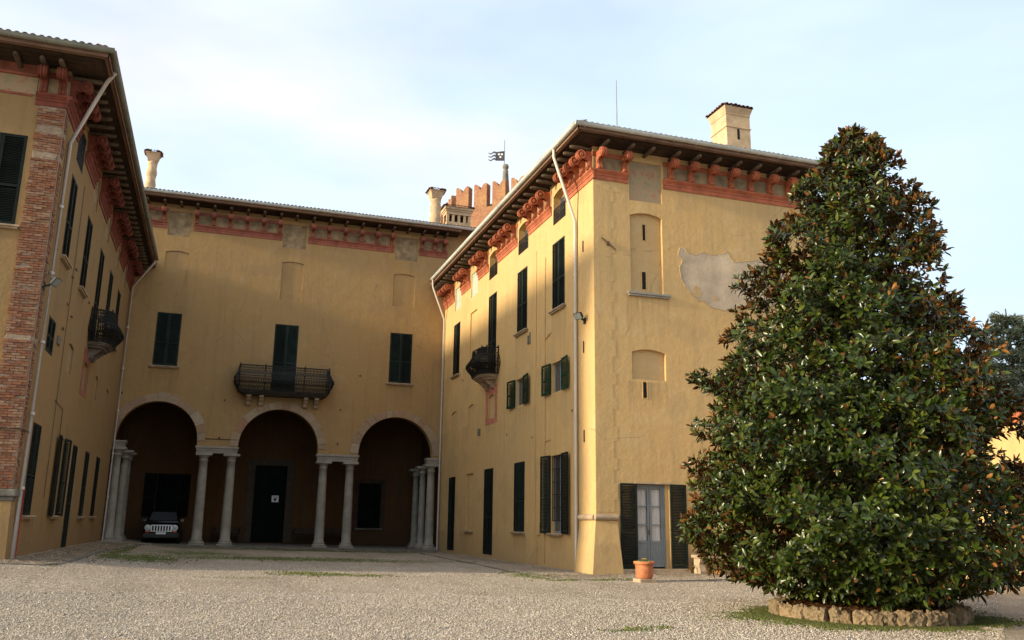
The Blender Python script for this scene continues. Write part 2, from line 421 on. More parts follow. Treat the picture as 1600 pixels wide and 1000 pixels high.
M['leaf_under'] = slope_col('magnolia_leaf_rust_underside', [(0.07, 0.030, 0.010), (0.11, 0.050, 0.014), (0.34, 0.145, 0.038), (0.08, 0.036, 0.012), (0.24, 0.095, 0.024)], 0.75, 0, 0.2, 6)
M['needle'] = slope_col('blue_green_needles', [(0.10, 0.13, 0.085), (0.15, 0.18, 0.125), (0.12, 0.145, 0.09), (0.25, 0.27, 0.19)], 0.8, 0, 0.2, 4)
M['herb'] = slope_col('pot_plant_green', [(0.07, 0.13, 0.02), (0.13, 0.20, 0.04), (0.10, 0.16, 0.03)], 0.6)
M['petal'] = slope_col('yellow_petal', [(0.8, 0.5, 0.02), (0.85, 0.62, 0.05), (0.7, 0.4, 0.02)], 0.6)
# sunlit cedar and grass share the above

# ---------------------------------------------------------------- mesh tools
WL = {}   # world location of every object (all parents keep an identity rotation)
def tagit(o, label=None, cat=None, group=None, kind=None):
    if label: o['label'] = label
    if cat: o['category'] = cat
    if group: o['group'] = group
    if kind: o['kind'] = kind
    return o

def link(name, data, parent=None, loc=(0, 0, 0), rot=None, scale=None):
    o = bpy.data.objects.new(name, data)
    COL.objects.link(o)
    pl = WL[parent] if parent else Vector((0, 0, 0))
    if parent: o.parent = parent
    WL[o] = Vector(loc)
    o.location = WL[o] - pl
    if rot is not None: o.rotation_euler = rot.to_euler() if isinstance(rot, Matrix) else rot
    if scale: o.scale = scale
    return o

def thing(name, label, cat, loc, group=None):
    return tagit(link(name, None, None, loc), label, cat, group)

class Frame:
    """u along the facade, v up, n out of the wall"""
    def __init__(s, o, u, n):
        s.o, s.u, s.n = Vector(o), Vector(u), Vector(n)
        s.rot = Matrix((s.u, Vector((0, 0, 1)), s.n)).transposed() if s.u.cross(Vector((0, 0, 1))).dot(s.n) > 0 else None
        # proper rotation whose x runs along -u when (u, z, n) is left handed
        s.flip = s.rot is None
        if s.flip: s.rot = Matrix((-s.u, Vector((0, 0, 1)), s.n)).transposed()
    def p(s, u, v, n=0.0): return s.o + s.u * u + Vector((0, 0, v)) + s.n * n
WF = Frame((0, 0, 0), (1, 0, 0), (0, -1, 0))

class MB:
    def __init__(s, fr=None): s.v, s.f, s.m, s.fr, s.sm = [], [], [], fr, []
    def P(s, p): return tuple(s.fr.p(*p)) if s.fr else tuple(p)
    def face(s, pts, mi=0, smooth=False):
        k = len(s.v)
        s.v += [s.P(p) for p in pts]
        s.f.append(tuple(range(k, k + len(pts)))); s.m.append(mi); s.sm.append(smooth)
    def mesh(s, pts, faces, mi=0, smooth=False):
        k = len(s.v)
        s.v += [s.P(p) for p in pts]
        for f in faces: s.f.append(tuple(i + k for i in f)); s.m.append(mi); s.sm.append(smooth)
    def box(s, a0, a1, b0, b1, c0, c1, mi=0):
        p = [(a0, b0, c0), (a1, b0, c0), (a1, b1, c0), (a0, b1, c0), (a0, b0, c1), (a1, b0, c1), (a1, b1, c1), (a0, b1, c1)]
        s.mesh(p, [(0, 3, 2, 1), (4, 5, 6, 7), (0, 1, 5, 4), (1, 2, 6, 5), (2, 3, 7, 6), (3, 0, 4, 7)], mi)
    def prism(s, poly, c0, c1, mi=0, axis=2):
        """poly in the first two axes, extruded along the third (axis=2), or poly=(u,n) extruded in v (axis=1), or (v,n) in u (axis=0)"""
        def q(a, b, c): return (a, b, c) if axis == 2 else ((a, c, b) if axis == 1 else (c, a, b))
        k = len(poly)
        pts = [q(a, b, c0) for a, b in poly] + [q(a, b, c1) for a, b in poly]
        fs = [tuple(range(k))[::-1], tuple(range(k, 2 * k))] + [(i, (i + 1) % k, k + (i + 1) % k, k + i) for i in range(k)]
        s.mesh(pts, fs, mi)
    def tube(s, path, r, k=8, mi=0, cap=True, smooth=True):
        path = [Vector(p) for p in path]
        rs = r if isinstance(r, (list, tuple)) else [r] * len(path)
        rings = []
        for i, p in enumerate(path):
            t = (path[min(i + 1, len(path) - 1)] - path[max(i - 1, 0)])
            if t.length < 1e-9: t = Vector((0, 0, 1))
            t.normalize()
            a = t.cross(Vector((0, 0, 1)))
            if a.length < 0.05: a = t.cross(Vector((1, 0, 0)))
            a.normalize(); b2 = t.cross(a)
            rings.append([p + (a * cos(2 * pi * j / k) + b2 * sin(2 * pi * j / k)) * rs[i] for j in range(k)])
        pts = [q for rr in rings for q in rr]
        fs = []
        for i in range(len(path) - 1):
            for j in range(k): fs.append((i * k + j, i * k + (j + 1) % k, (i + 1) * k + (j + 1) % k, (i + 1) * k + j))
        s.mesh(pts, fs, mi, smooth)
        if cap:
            s.mesh(rings[0], [tuple(range(k))[::-1]], mi); s.mesh(rings[-1], [tuple(range(k))], mi)
    def lathe(s, prof, c=(0, 0, 0), k=20, mi=0, smooth=True, twist=None):
        pts, fs = [], []
        for r, z in prof:
            for j in range(k):
                a = 2 * pi * j / k
                rr = r if twist is None else twist(r, z, a)
                pts.append((c[0] + rr * cos(a), c[1] + rr * sin(a), c[2] + z))
        for i in range(len(prof) - 1):
            for j in range(k): fs.append((i * k + j, i * k + (j + 1) % k, (i + 1) * k + (j + 1) % k, (i + 1) * k + j))
        fs.append(tuple(range(k))[::-1]); fs.append(tuple(range((len(prof) - 1) * k, len(prof) * k)))
        s.mesh(pts, fs, mi, smooth)
    def data(s, name, mats, origin=None, recalc=False):
        me = bpy.data.meshes.new(name)
        vv = s.v if origin is None else [(x - origin[0], y - origin[1], z - origin[2]) for x, y, z in s.v]
        me.from_pydata(vv, [], s.f)
        for q in (mats if isinstance(mats, (list, tuple)) else [mats]): me.materials.append(q)
        me.polygons.foreach_set('material_index', s.m)
        me.polygons.foreach_set('use_smooth', s.sm)
        if recalc:
            bm = bmesh.new(); bm.from_mesh(me)
            bmesh.ops.recalc_face_normals(bm, faces=bm.faces); bm.to_mesh(me); bm.free()
        me.update()
        return me
    def build(s, name, mats, parent=None, bevel=0.0, recalc=True, kind=None):
        a = np.array(s.v)
        lo, hi = a.min(0), a.max(0)
        o3 = Vector(((lo[0] + hi[0]) / 2, (lo[1] + hi[1]) / 2, lo[2]))
        me = s.data(name, mats, o3, recalc)
        o = link(name, me, parent, o3)
        if bevel:
            b = o.modifiers.new('bevel', 'BEVEL'); b.width = bevel; b.segments = 2; b.limit_method = 'ANGLE'; b.angle_limit = radians(40)
            b.harden_normals = False
        if kind: o['kind'] = kind
        return o

def np_mesh(name, V, F, mat_idx=None, mats=(), smooth=False):
    """V (n,3), F (m,k) with constant k"""
    me = bpy.data.meshes.new(name)
    k = F.shape[1]
    me.vertices.add(len(V)); me.vertices.foreach_set('co', V.astype(np.float32).ravel())
    me.loops.add(F.size); me.loops.foreach_set('vertex_index', F.astype(np.int32).ravel())
    me.polygons.add(len(F)); me.polygons.foreach_set('loop_start', np.arange(len(F), dtype=np.int32) * k)
    me.polygons.foreach_set('loop_total', np.full(len(F), k, dtype=np.int32))
    for q in mats: me.materials.append(q)
    if mat_idx is not None: me.polygons.foreach_set('material_index', mat_idx.astype(np.int32))
    if smooth: me.polygons.foreach_set('use_smooth', np.ones(len(F), dtype=bool))
    me.update(calc_edges=True)
    me.validate()
    return me

# ---------------------------------------------------------------- places
XR, YR = 12.2, 27.3        # near corner of the right wing
XL, YL = -5.15, 26.9       # near corner of the left wing
YB = 49.0                  # arcade front
XE = 22.0                  # far side of the right wing
def sstep(a, b, x):
    t = min(1, max(0, (x - a) / (b - a))); return t * t * (3 - 2 * t)
def gz(x, y):
    if x < -1: h = 0.2 + 0.072 * (-1 - x)
    elif x < 9: h = 0.02 * (9 - x)
    else: h = 0.0
    return min(h, 0.5) * sstep(14, 25, y)

# ---------------------------------------------------------------- ground
def axis_pts(lo, hi, step, far):
    a = list(np.arange(lo, hi + 1e-6, step))
    q, d = lo, step
    pre = []
    while q > -far: d *= 1.5; q -= d; pre.append(q)
    q, d = hi, step
    post = []
    while q < far: d *= 1.5; q += d; post.append(q)
    return np.array(pre[::-1] + a + post)
gx, gy = axis_pts(-16, 26, 0.3, 1200), axis_pts(4, 56, 0.3, 1200)
GX, GY = np.meshgrid(gx, gy)
GZ = np.vectorize(gz)(GX, GY)
GZ += 0.012 * np.sin(GX * 1.7 + np.sin(GY)) * np.sin(GY * 1.3 + 0.6 * GX) * ((abs(GX) < 60) & (abs(GY) < 60))
V = np.stack([GX.ravel(), GY.ravel(), GZ.ravel()], 1)
nx, ny = len(gx), len(gy)
I = np.arange(nx * ny).reshape(ny, nx)
F = np.stack([I[:-1, :-1].ravel(), I[:-1, 1:].ravel(), I[1:, 1:].ravel(), I[1:, :-1].ravel()], 1)
o = link('ground', np_mesh('ground', V, F, None, [M['gravel']], True))
o['kind'] = 'structure'

def scatter(name, P, size, flat, mat, label=None, kind='stuff', parent=None, base='oct'):
    """P (n,3) centres; little squashed stones or curled leaf scraps"""
    n_ = len(P)
    if base == 'oct':
        B = np.array([(1, 0, 0), (0, 1, 0), (-1, 0, 0), (0, -1, 0), (0, 0, 1), (0.2, 0.1, -0.6)], float)
        Fb = np.array([(0, 1, 4), (1, 2, 4), (2, 3, 4), (3, 0, 4), (1, 0, 5), (2, 1, 5), (3, 2, 5), (0, 3, 5)])
    else:
        B = np.array([(-1, 0, 0), (0, -0.45, 0.25), (1, 0, 0.1), (0, 0.45, 0.25)], float)
        Fb = np.array([(0, 1, 2), (0, 2, 3)])
    a = rng.uniform(0, 2 * pi, n_)
    s = rng.uniform(size[0], size[1], n_)
    asp = rng.uniform(0.55, 1.0, n_)
    V = np.repeat(B[None], n_, 0)
    V = V * (1 + rng.uniform(-0.22, 0.22, V.shape))
    V[:, :, 1] *= asp[:, None]; V[:, :, 2] *= flat
    t = rng.uniform(-0.4, 0.4, n_)
    V[:, :, 2] += V[:, :, 0] * t[:, None] * (0.5 if base == 'oct' else 0.35)
    X = V[:, :, 0] * np.cos(a)[:, None] - V[:, :, 1] * np.sin(a)[:, None]
    Y = V[:, :, 0] * np.sin(a)[:, None] + V[:, :, 1] * np.cos(a)[:, None]
    V = np.stack([X, Y, V[:, :, 2]], 2) * s[:, None, None] + P[:, None, :]
    k = len(B)
    F = (Fb[None] + (np.arange(n_) * k)[:, None, None]).reshape(-1, 3)
    o = link(name, np_mesh(name, V.reshape(-1, 3), F, None, [mat]), parent)
    return tagit(o, label, None, None, kind)

def wedge(n_, d0, d1, a0=-22, a1=47, power=1.0):
    """points spread over the ground ahead of the camera"""
    d = np.sqrt(rng.uniform(0, 1, n_) ** power * (d1 * d1 - d0 * d0) + d0 * d0)
    a = np.radians(rng.uniform(a0, a1, n_))
    return np.stack([d * np.sin(a), d * np.cos(a)], 1)
def on_ground(P, dz=0.0):
    z = np.array([gz(x, y) for x, y in P]) + dz
    z += 0.012 * np.sin(P[:, 0] * 1.7 + np.sin(P[:, 1])) * np.sin(P[:, 1] * 1.3 + 0.6 * P[:, 0])
    return np.concatenate([P, z[:, None]], 1)
def clear(P):
    k = ~((P[:, 0] > XR - 0.3) & (P[:, 1] > YR - 0.35)) & ~((P[:, 0] < XL + 0.1)) & (P[:, 1] < YB - 1.0)
    k &= (P[:, 0] - 11.55) ** 2 + (P[:, 1] - 13.75) ** 2 > 1.5 ** 2
    return P[k]
P = clear(np.concatenate([wedge(150000, 9.0, 20), wedge(60000, 18, 32)]))
tagit(scatter('gravel', on_ground(P, 0.004), (0.007, 0.022), 0.65, M['pebble']), 'loose tan and grey gravel covering the whole courtyard', 'gravel')

# kerb lines that edge the leafy margins along the walls
def kerb(path, w=0.12, h=0.05):
    mb = MB()
    for (x0, y0), (x1, y1) in zip(path[:-1], path[1:]):
        L = sqrt((x1 - x0) ** 2 + (y1 - y0) ** 2); m_ = max(1, int(L / 0.9))
        for i in range(m_):
            a, b_ = i / m_, (i + 1) / m_ - 0.012 / L
            ax, ay, bx, by = x0 + (x1 - x0) * a, y0 + (y1 - y0) * a, x0 + (x1 - x0) * b_, y0 + (y1 - y0) * b_
            px, py = -(y1 - y0) / L * w / 2, (x1 - x0) / L * w / 2
            h1 = h * random.uniform(0.6, 1.0)
            q = [(ax - px, ay - py), (bx - px, by - py), (bx + px, by + py), (ax + px, ay + py)]
            pts = [(x, y, gz(x, y) - 0.1) for x, y in q] + [(x, y, gz(x, y) + h1) for x, y in q]
            mb.mesh(pts, [(0, 3, 2, 1), (4, 5, 6, 7), (0, 1, 5, 4), (1, 2, 6, 5), (2, 3, 7, 6), (3, 0, 4, 7)])
    o = mb.build('kerb', M['stone_dark'])
    o['kind'] = 'structure'
    return o
kerb([(-12, 24.4), (-4.7, 24.6), (-3.9, 25.2), (-3.6, 27), (-3.7, 36), (-3.3, 42), (-3.0, 47.3)])
kerb([(10.4, 45.5), (9.9, 33), (9.6, 27.4), (9.9, 25.2), (11, 24.1), (13.1, 23.6), (16.5, 24.0), (21.5, 24.1)], 0.1, 0.03)
pl = []
for i in range(15000):
    r_ = random.random()
    if r_ < 0.42: p = (random.uniform(-5.1, -3.6), random.uniform(24.8, 46))
    elif r_ < 0.46: p = (random.uniform(-12, -4.4), random.uniform(24.6, 26.8))
    elif r_ < 0.62: p = (12.1 - abs(random.gauss(0, 0.9)), random.uniform(25, 46))
    elif r_ < 0.92: p = (random.uniform(9.8, 21.5), 27.0 - abs(random.gauss(0, 1.2)))
    else: p = (random.uniform(-3, 12), random.uniform(12, 44))
    pl.append(p)
P = clear(np.array(pl))
P2 = clear(wedge(420, 9.2, 24))
tagit(scatter('loose_stones', on_ground(P2, 0.01), (0.018, 0.036), 0.65, M['pebble']), 'larger loose stones kicked up on the open gravel', 'gravel')
tagit(scatter('leaf_litter', on_ground(P, 0.012), (0.02, 0.055), 0.5, M['litter'], base='leaf'), 'dry fallen leaves gathered along the foot of the walls', 'leaf litter')

# ---------------------------------------------------------------- architecture helpers
def arch_pts(u0, u1, v, rise, k=10):
    """points from u0 to u1 of a segmental or full arch of given rise above v"""
    c = (u0 + u1) / 2; hw = (u1 - u0) / 2
    R_ = (hw * hw + rise * rise) / (2 * rise)
    a = math.asin(min(1, hw / R_)) if rise <= hw else pi - math.asin(hw / R_)
    return [(c - R_ * sin(a * (1 - 2 * i / k)), v + rise - R_ + R_ * cos(a * (1 - 2 * i / k))) for i in range(k + 1)]

def wall_sheet(fr, u0, u1, v0, v1, holes, mats, parent, name='wall', deep=0.35, recalc=False):
    """holes: dict(u0,u1,v0,v1,d=depth,mi=back material or None, rise=segmental top)"""
    us = sorted({u0, u1, *[h['u0'] for h in holes], *[h['u1'] for h in holes]})
    vs = sorted({v0, v1, *[h['v0'] for h in holes], *[h['v1'] for h in holes]})
    mb = MB(fr)
    for a, b_ in zip(us[:-1], us[1:]):
        for c, d in zip(vs[:-1], vs[1:]):
            mu, mv = (a + b_) / 2, (c + d) / 2
            if any(h['u0'] < mu < h['u1'] and h['v0'] < mv < h['v1'] for h in holes): continue
            mb.face([(a, c, 0), (b_, c, 0), (b_, d, 0), (a, d, 0)], 0)
    for h in holes:
        a, b_, c, d, dp = h['u0'], h['u1'], h['v0'], h['v1'], -h.get('d', 0.2)
        ri = h.get('rise', 0)
        d2 = d - ri
        mb.face([(a, c, 0), (a, c, dp), (a, d2, dp), (a, d2, 0)], 0)
        mb.face([(b_, c, dp), (b_, c, 0), (b_, d2, 0), (b_, d2, dp)], 0)
        mb.face([(a, c, 0), (b_, c, 0), (b_, c, dp), (a, c, dp)], 0)
        if ri:
            ap = arch_pts(a, b_, d2, ri)
            for (x0, y0), (x1, y1) in zip(ap[:-1], ap[1:]):
                mb.face([(x0, y0, 0), (x1, y1, 0), (x1, y1, dp), (x0, y0, dp)], 0)
                mb.face([(x0, y0, 0), (x0, d, 0), (x1, d, 0), (x1, y1, 0)], 0)
        else: mb.face([(a, d, 0), (b_, d, 0), (b_, d, dp), (a, d, dp)], 0)
        if h.get('mi') is not None: mb.face([(a, c, dp), (b_, c, dp), (b_, d, dp), (a, d, dp)], h['mi'])
    return mb.build(name, mats, parent, recalc=recalc)

shut_cache = {}
def shutter_mesh(w, h, mat='green', midrail=True):
    key = (round(w, 2), round(h, 2), mat, midrail)
    if key in shut_cache: return shut_cache[key]
    mb = MB()
    f, t = 0.075, 0.042
    mb.box(-w / 2, -w / 2 + f, 0, h, 0, t); mb.box(w / 2 - f, w / 2, 0, h, 0, t)
    mb.box(-w / 2 + f, w / 2 - f, 0, 0.11, 0.001, t - 0.001); mb.box(-w / 2 + f, w / 2 - f, h - f, h, 0.001, t - 0.001)
    mid = h * 0.42
    if midrail: mb.box(-w / 2 + f, w / 2 - f, mid, mid + 0.08, 0.001, t - 0.001)
    y = 0.13
    while y < h - f - 0.03:
        if not (midrail and mid - 0.045 < y < mid + 0.08):
            mb.mesh([(-w / 2 + f, y + 0.036, 0.004), (w / 2 - f, y + 0.036, 0.004), (w / 2 - f, y, t - 0.006), (-w / 2 + f, y, t - 0.006),
                     (-w / 2 + f, y + 0.044, 0.006), (w / 2 - f, y + 0.044, 0.006), (w / 2 - f, y + 0.008, t - 0.003), (-w / 2 + f, y + 0.008, t - 0.003)],
                    [(0, 1, 2, 3), (7, 6, 5, 4), (3, 2, 6, 7), (0, 4, 5, 1)])
        y += 0.052
    # strap hinges
    for v in (0.25, h - 0.3):
        mb.box(-w / 2 - 0.02, -w / 2 + 0.12, v, v + 0.03, t, t + 0.008)
    shut_cache[key] = mb.data('shutter', M[mat])
    return shut_cache[key]

for k_ in ('green', 'green2'):
    t_ = M[k_].node_tree; b_ = t_.nodes['Principled BSDF']; src = b_.inputs['Base Color'].links[0].from_socket
    oi = t_.nodes.new('ShaderNodeObjectInfo'); hv = t_.nodes.new('ShaderNodeHueSaturation'); mr = t_.nodes.new('ShaderNodeMapRange')
    mr.inputs[3].default_value = 0.5; mr.inputs[4].default_value = 1.35
    t_.links.new(oi.outputs['Random'], mr.inputs[0]); t_.links.new(mr.outputs[0], hv.inputs['Value']); t_.links.new(src, hv.inputs['Color']); t_.links.new(hv.outputs[0], b_.inputs['Base Color'])
def put_shutter(fr, parent, u0, u1, v0, v1, n=0.0, ang=0.0, mat='green', hinge=0):
    """ang swings the leaf out of the wall about the u0 (hinge=0) or u1 side"""
    w = u1 - u0
    me = shutter_mesh(w, v1 - v0, mat)
    c = fr.p(u0 + w / 2, v0, n)
    if ang:
        s_ = 1 if hinge == 0 else -1
        hu = u0 if hinge == 0 else u1
        c = fr.p(hu + s_ * w / 2 * cos(ang), v0, n + w / 2 * sin(ang))
        sign = -s_ if not fr.flip else s_
        rot = fr.rot @ Matrix.Rotation(sign * ang, 3, 'Y')
    else: rot = fr.rot
    return link('shutter', me, parent, c, rot)

def window(fr, parent, u0, u1, v0, v1, kind='closed', sill=True, mat='green', depth=0.2, sw=None, sillmat='stone_warm', swing=0.12):
    """a window with frame, dark glass behind and shutters; the wall hole is cut by the caller"""
    mb = MB(fr)
    dk = -depth + 0.015
    w = u1 - u0
    mb.box(u0 + 0.003, u0 + 0.06, v0 + 0.003, v1 - 0.003, dk, dk + 0.05, 1); mb.box(u1 - 0.06, u1 - 0.003, v0 + 0.003, v1 - 0.003, dk, dk + 0.05, 1)
    mb.box(u0 + 0.06, u1 - 0.06, v0 + 0.003, v0 + 0.07, dk, dk + 0.049, 1); mb.box(u0 + 0.06, u1 - 0.06, v1 - 0.07, v1 - 0.003, dk, dk + 0.049, 1)
    c = (u0 + u1) / 2
    mb.box(c - 0.04, c + 0.04, v0 + 0.07, v1 - 0.07, dk, dk + 0.048, 1)
    mb.face([(u0 + 0.06, v0 + 0.07, dk + 0.02), (u1 - 0.06, v0 + 0.07, dk + 0.02), (u1 - 0.06, v1 - 0.07, dk + 0.02), (u0 + 0.06, v1 - 0.07, dk + 0.02)], 0)
    win = mb.build('window', [M['glass'] if kind != 'closed' else M['dark'], M['grey_paint'] if kind != 'closed' else M[mat]], parent)
    if kind == 'closed':
        g = 0.006
        put_shutter(fr, win, u0 + 0.01, c - g, v0 + 0.01, v1 - 0.01, -0.035, mat=mat)
        put_shutter(fr, win, c + g, u1 - 0.01, v0 + 0.01, v1 - 0.01, -0.035, mat=mat)
    elif kind == 'open':
        sw = sw or (w / 2 + 0.04)
        put_shutter(fr, win, u0 - sw, u0 - 0.01, v0 - 0.02, v1 + 0.02, 0.03, swing, mat, 1)
        put_shutter(fr, win, u1 + 0.01, u1 + sw, v0 - 0.02, v1 + 0.02, 0.03, swing, mat, 0)
    if sill:
        sb_ = MB(fr)
        sb_.box(u0 - 0.14, u1 + 0.14, v0 - 0.055, v0 - 0.003, -0.02, 0.15); sb_.box(u0 - 0.1, u1 + 0.1, v0 - 0.11, v0 - 0.055, 0.001, 0.1)
        sb_.build('sill', M[sillmat], win, bevel=0.008)
    return win

# scrolled terracotta bracket, 0.30 wide, 0.66 tall, 0.66 out
def bracket_mesh(name, h=0.70, out=0.60, w=0.19, mat='terra'):
    mb = MB()
    rv = 0.168
    cy, cz = h - rv - 0.0, out - rv
    pr = [(0, 0), (0, 0.17), (0.04, 0.20), (0.10, 0.19), (0.18, 0.14), (0.26, 0.12), (0.33, 0.17), (cy - rv * 0.80, cz - rv * 0.62), (cy - rv, cz)]
    for i in range(1, 9):
        a = -pi / 2 + i * pi / 8
        pr.append((cy + rv * sin(a), cz + rv * cos(a)))
    pr += [(h - 0.03, cz - 0.1), (h - 0.02, 0)]
    mb.prism(pr, -w / 2, w / 2, 0, axis=0)
    for s_ in (-1, 1):
        for r0, r1, t in ((rv + 0.012, 0.125, 0.024), (0.075, 0.0, 0.03)):
            k = 14
            pts = []
            for rr, off in ((r0, 0), (r0, t), (max(r1, 0.001), t), (max(r1, 0.001), 0)):
                for j in range(k):
                    a = 2 * pi * j / k
                    pts.append((s_ * (w / 2 + off), cy + rr * sin(a), cz + rr * cos(a)))
            fs = []
            for q in range(3):
                for j in range(k): fs.append((q * k + j, q * k + (j + 1) % k, (q + 1) * k + (j + 1) % k, (q + 1) * k + j))
            mb.mesh(pts, fs, 0, True)
        u_ = s_ * (w / 2 - 0.03)
        for lo_, hi_ in ((1, 9), (8, 17)):
            seg = pr[lo_:hi_ + 1]
            rib = []
            for (v, n_) in seg:
                if lo_ == 8: dv, dn = (v - cy) / rv * 0.026, (n_ - cz) / rv * 0.026
                else: dv, dn = 0.0, 0.026
                rib.append((v + dv, n_ + dn))
            inn = [(v - (0 if lo_ == 1 else (v - cy) * .1), n_ - 0.02) for v, n_ in seg][::-1]
            mb.prism(rib + inn, min(u_, u_ - s_ * 0.045), max(u_, u_ - s_ * 0.045), 0, axis=0)
    return mb.data(name, M[mat], recalc=True)
BR = bracket_mesh('bracket')
BRD = bracket_mesh('bracket', mat='terra_dark')
BRP = bracket_mesh('bracket', mat='terra_pale', h=0.70)

def cornice(fr, parent, u0, u1, v0, v1, us, me, bh=0.66, mat='terra', e0=0.0, e1=0.0):
    mb = MB(fr)
    H = v1 - v0
    pr = [(v0, 0.001), (v0, 0.035), (v0 + H * 0.4, 0.045), (v0 + H * 0.42, 0.07), (v0 + H * 0.55, 0.07), (v0 + H * 0.6, 0.05), (v0 + H * 0.75, 0.10), (v0 + H * 0.85, 0.14), (v1, 0.14), (v1, 0.001)]
    mb.prism(pr, u0 - e0, u1 + e1, 0, axis=0)
    c = mb.build('cornice', M[mat], parent)
    # red band above the panels between the brackets
    mb = MB(fr)
    mb.box(u0 - e0 * 0.3, u1 + e1 * 0.3, v1 + bh * 0.80, v1 + bh + 0.05, 0.001, 0.03)
    mb.build('upper_band', M[mat], c)
    pb = MB(fr)
    pb.box(u0 + 0.02, u1 - 0.02, v1 + 0.001, v1 + bh * 0.795, 0.001, 0.008)
    pb.build('frieze_panel', M['fresco_shade'], c)
    for u in us:
        link('bracket', me, c, fr.p(u, v1, 0.0), fr.rot)
    return c

def fresco_panel(fr, parent, u0, u1, v0, v1, mat='fresco'):
    mb = MB(fr)
    mb.box(u0 + 0.004, u1 - 0.004, v0, v1, -0.058, -0.05, 0)
    t = 0.05
    return mb.build('painted_panel', M[mat], parent)

def grille(fr, parent, u0, u1, v0, v1, n=0.02, dense=True):
    mb = MB(fr)
    r = 0.011
    k = max(3, int((u1 - u0) / (0.11 if dense else 0.16)))
    for i in range(k + 1):
        u = u0 + (u1 - u0) * i / k
        mb.box(u - r, u + r, v0, v1, n - r, n + r)
    rows = max(2, int((v1 - v0) / (0.16 if dense else 0.45)))
    for i in range(rows + 1):
        v = v0 + (v1 - v0) * i / rows
        mb.box(u0, u1, v - r, v + r, n - r * 0.8, n + r * 0.8)
    if dense:   # scroll circles in each cell
        for i in range(k):
            for j in range(rows):
                cu, cv = u0 + (u1 - u0) * (i + 0.5) / k, v0 + (v1 - v0) * (j + 0.5) / rows
                q = 8
                R0 = min((u1 - u0) / k, (v1 - v0) / rows) * 0.42
                pts = [(cu + (R0 + dd) * cos(2 * pi * t / q), cv + (R0 + dd) * sin(2 * pi * t / q), n + 0.004) for dd in (0, -0.018) for t in range(q)]
                mb.mesh(pts, [(t, (t + 1) % q, q + (t + 1) % q, q + t) for t in range(q)])
    return mb.build('grille', M['iron'], parent)

def each(fr, parent, name, mat, boxes):
    for q in boxes:
        mb = MB(fr); mb.box(*q); mb.build(name, M[mat], parent)

# clay roof tiles: rows of barrel tiles on a sloping rectangle
def tile_arc(k=5, r=0.085):
    return [(-r * cos(pi * i / k), r * 0.75 * sin(pi * i / k)) for i in range(k + 1)]
def barrel(mb, o, du, dv, up, L=0.42, r=0.085, mi=0):
    """one barrel tile: o lower end centre, du across, dv up the slope, up normal"""
    arc = tile_arc(5, r)
    pts = []
    for t, sc in ((0, 1.0), (1, 0.82)):
        for th in (0, 0.018):
            for a, h in arc:
                q = o + du * (a * sc * (1 - th * 4)) + up * (max(0, h * sc - th) + 0.02 + (0.0 if t == 0 else -0.0)) + dv * (L * t)
                pts.append(tuple(q))
    n_ = 6
    fs = []
    for j in range(n_ - 1):
        fs.append((j, j + 1, 2 * n_ + j + 1, 2 * n_ + j))          # outer
        fs.append((j, n_ + j, n_ + j + 1, j + 1))                   # front lip
        fs.append((n_ + j, 3 * n_ + j, 3 * n_ + j + 1, n_ + j + 1))  # inner
    mb.mesh(pts, fs, mi)

def roof_plane(parent, A, B, C, D, rows=None, n_single=0, kindrows=4):
    """A,B eave corners; D above A, C above B (ridge). Base slab plus tiles; slab is the part 'roof'."""
    A, B, C, D = map(Vector, (A, B, C, D))
    mb = MB()
    up = (B - A).cross(D - A).normalized()
    if up.z < 0: up = -up
    t = up * 0.06
    mb.mesh([tuple(p) for p in (A, B, C, D)] + [tuple(p - t) for p in (A, B, C, D)], [(0, 1, 2, 3), (7, 6, 5, 4), (0, 4, 5, 1), (1, 5, 6, 2), (2, 6, 7, 3), (3, 7, 4, 0)])
    rf = mb.build('roof', M['tile'], parent)
    du = (B - A).normalized()
    dv = up.cross(du)
    if dv.z < 0: dv = -dv
    W_ = (B - A).length; H_ = (D - A).dot(dv)
    tb = MB()
    nU = int(W_ / 0.21)
    nV = int(H_ / 0.36)
    if rows: nV = min(nV, rows)
    singles = []
    for j in range(nV):
        f0, f1 = (D - A).dot(du) * (j * 0.36 / H_), W_ + ((C - B).dot(du)) * (j * 0.36 / H_)
        for i in range(nU):
            u = (i + 0.5) * W_ / nU
            if not (f0 <= u <= f1): continue
            o_ = A + du * (u + random.uniform(-0.012, 0.012)) + dv * (j * 0.36 - 0.03 + random.uniform(-0.02, 0.02)) + up * (0.006 * random.random())
            dvv = (dv + du * random.uniform(-0.03, 0.03)).normalized()
            if j == 0 and n_single: singles.append((o_, du, dvv, up))
            else: barrel(tb, o_, du, dvv, up)
    if tb.v: tb.build('tile_course', M['tile'], rf, recalc=False, kind='stuff')
    if singles:
        s_ = MB(); barrel(s_, Vector((0, 0, 0)), du, dv, up)
        me = s_.data('roof_tile', M['tile_obj'])
        for o_, _, _, _ in singles:
            link('roof_tile', me, rf, o_)
    return rf

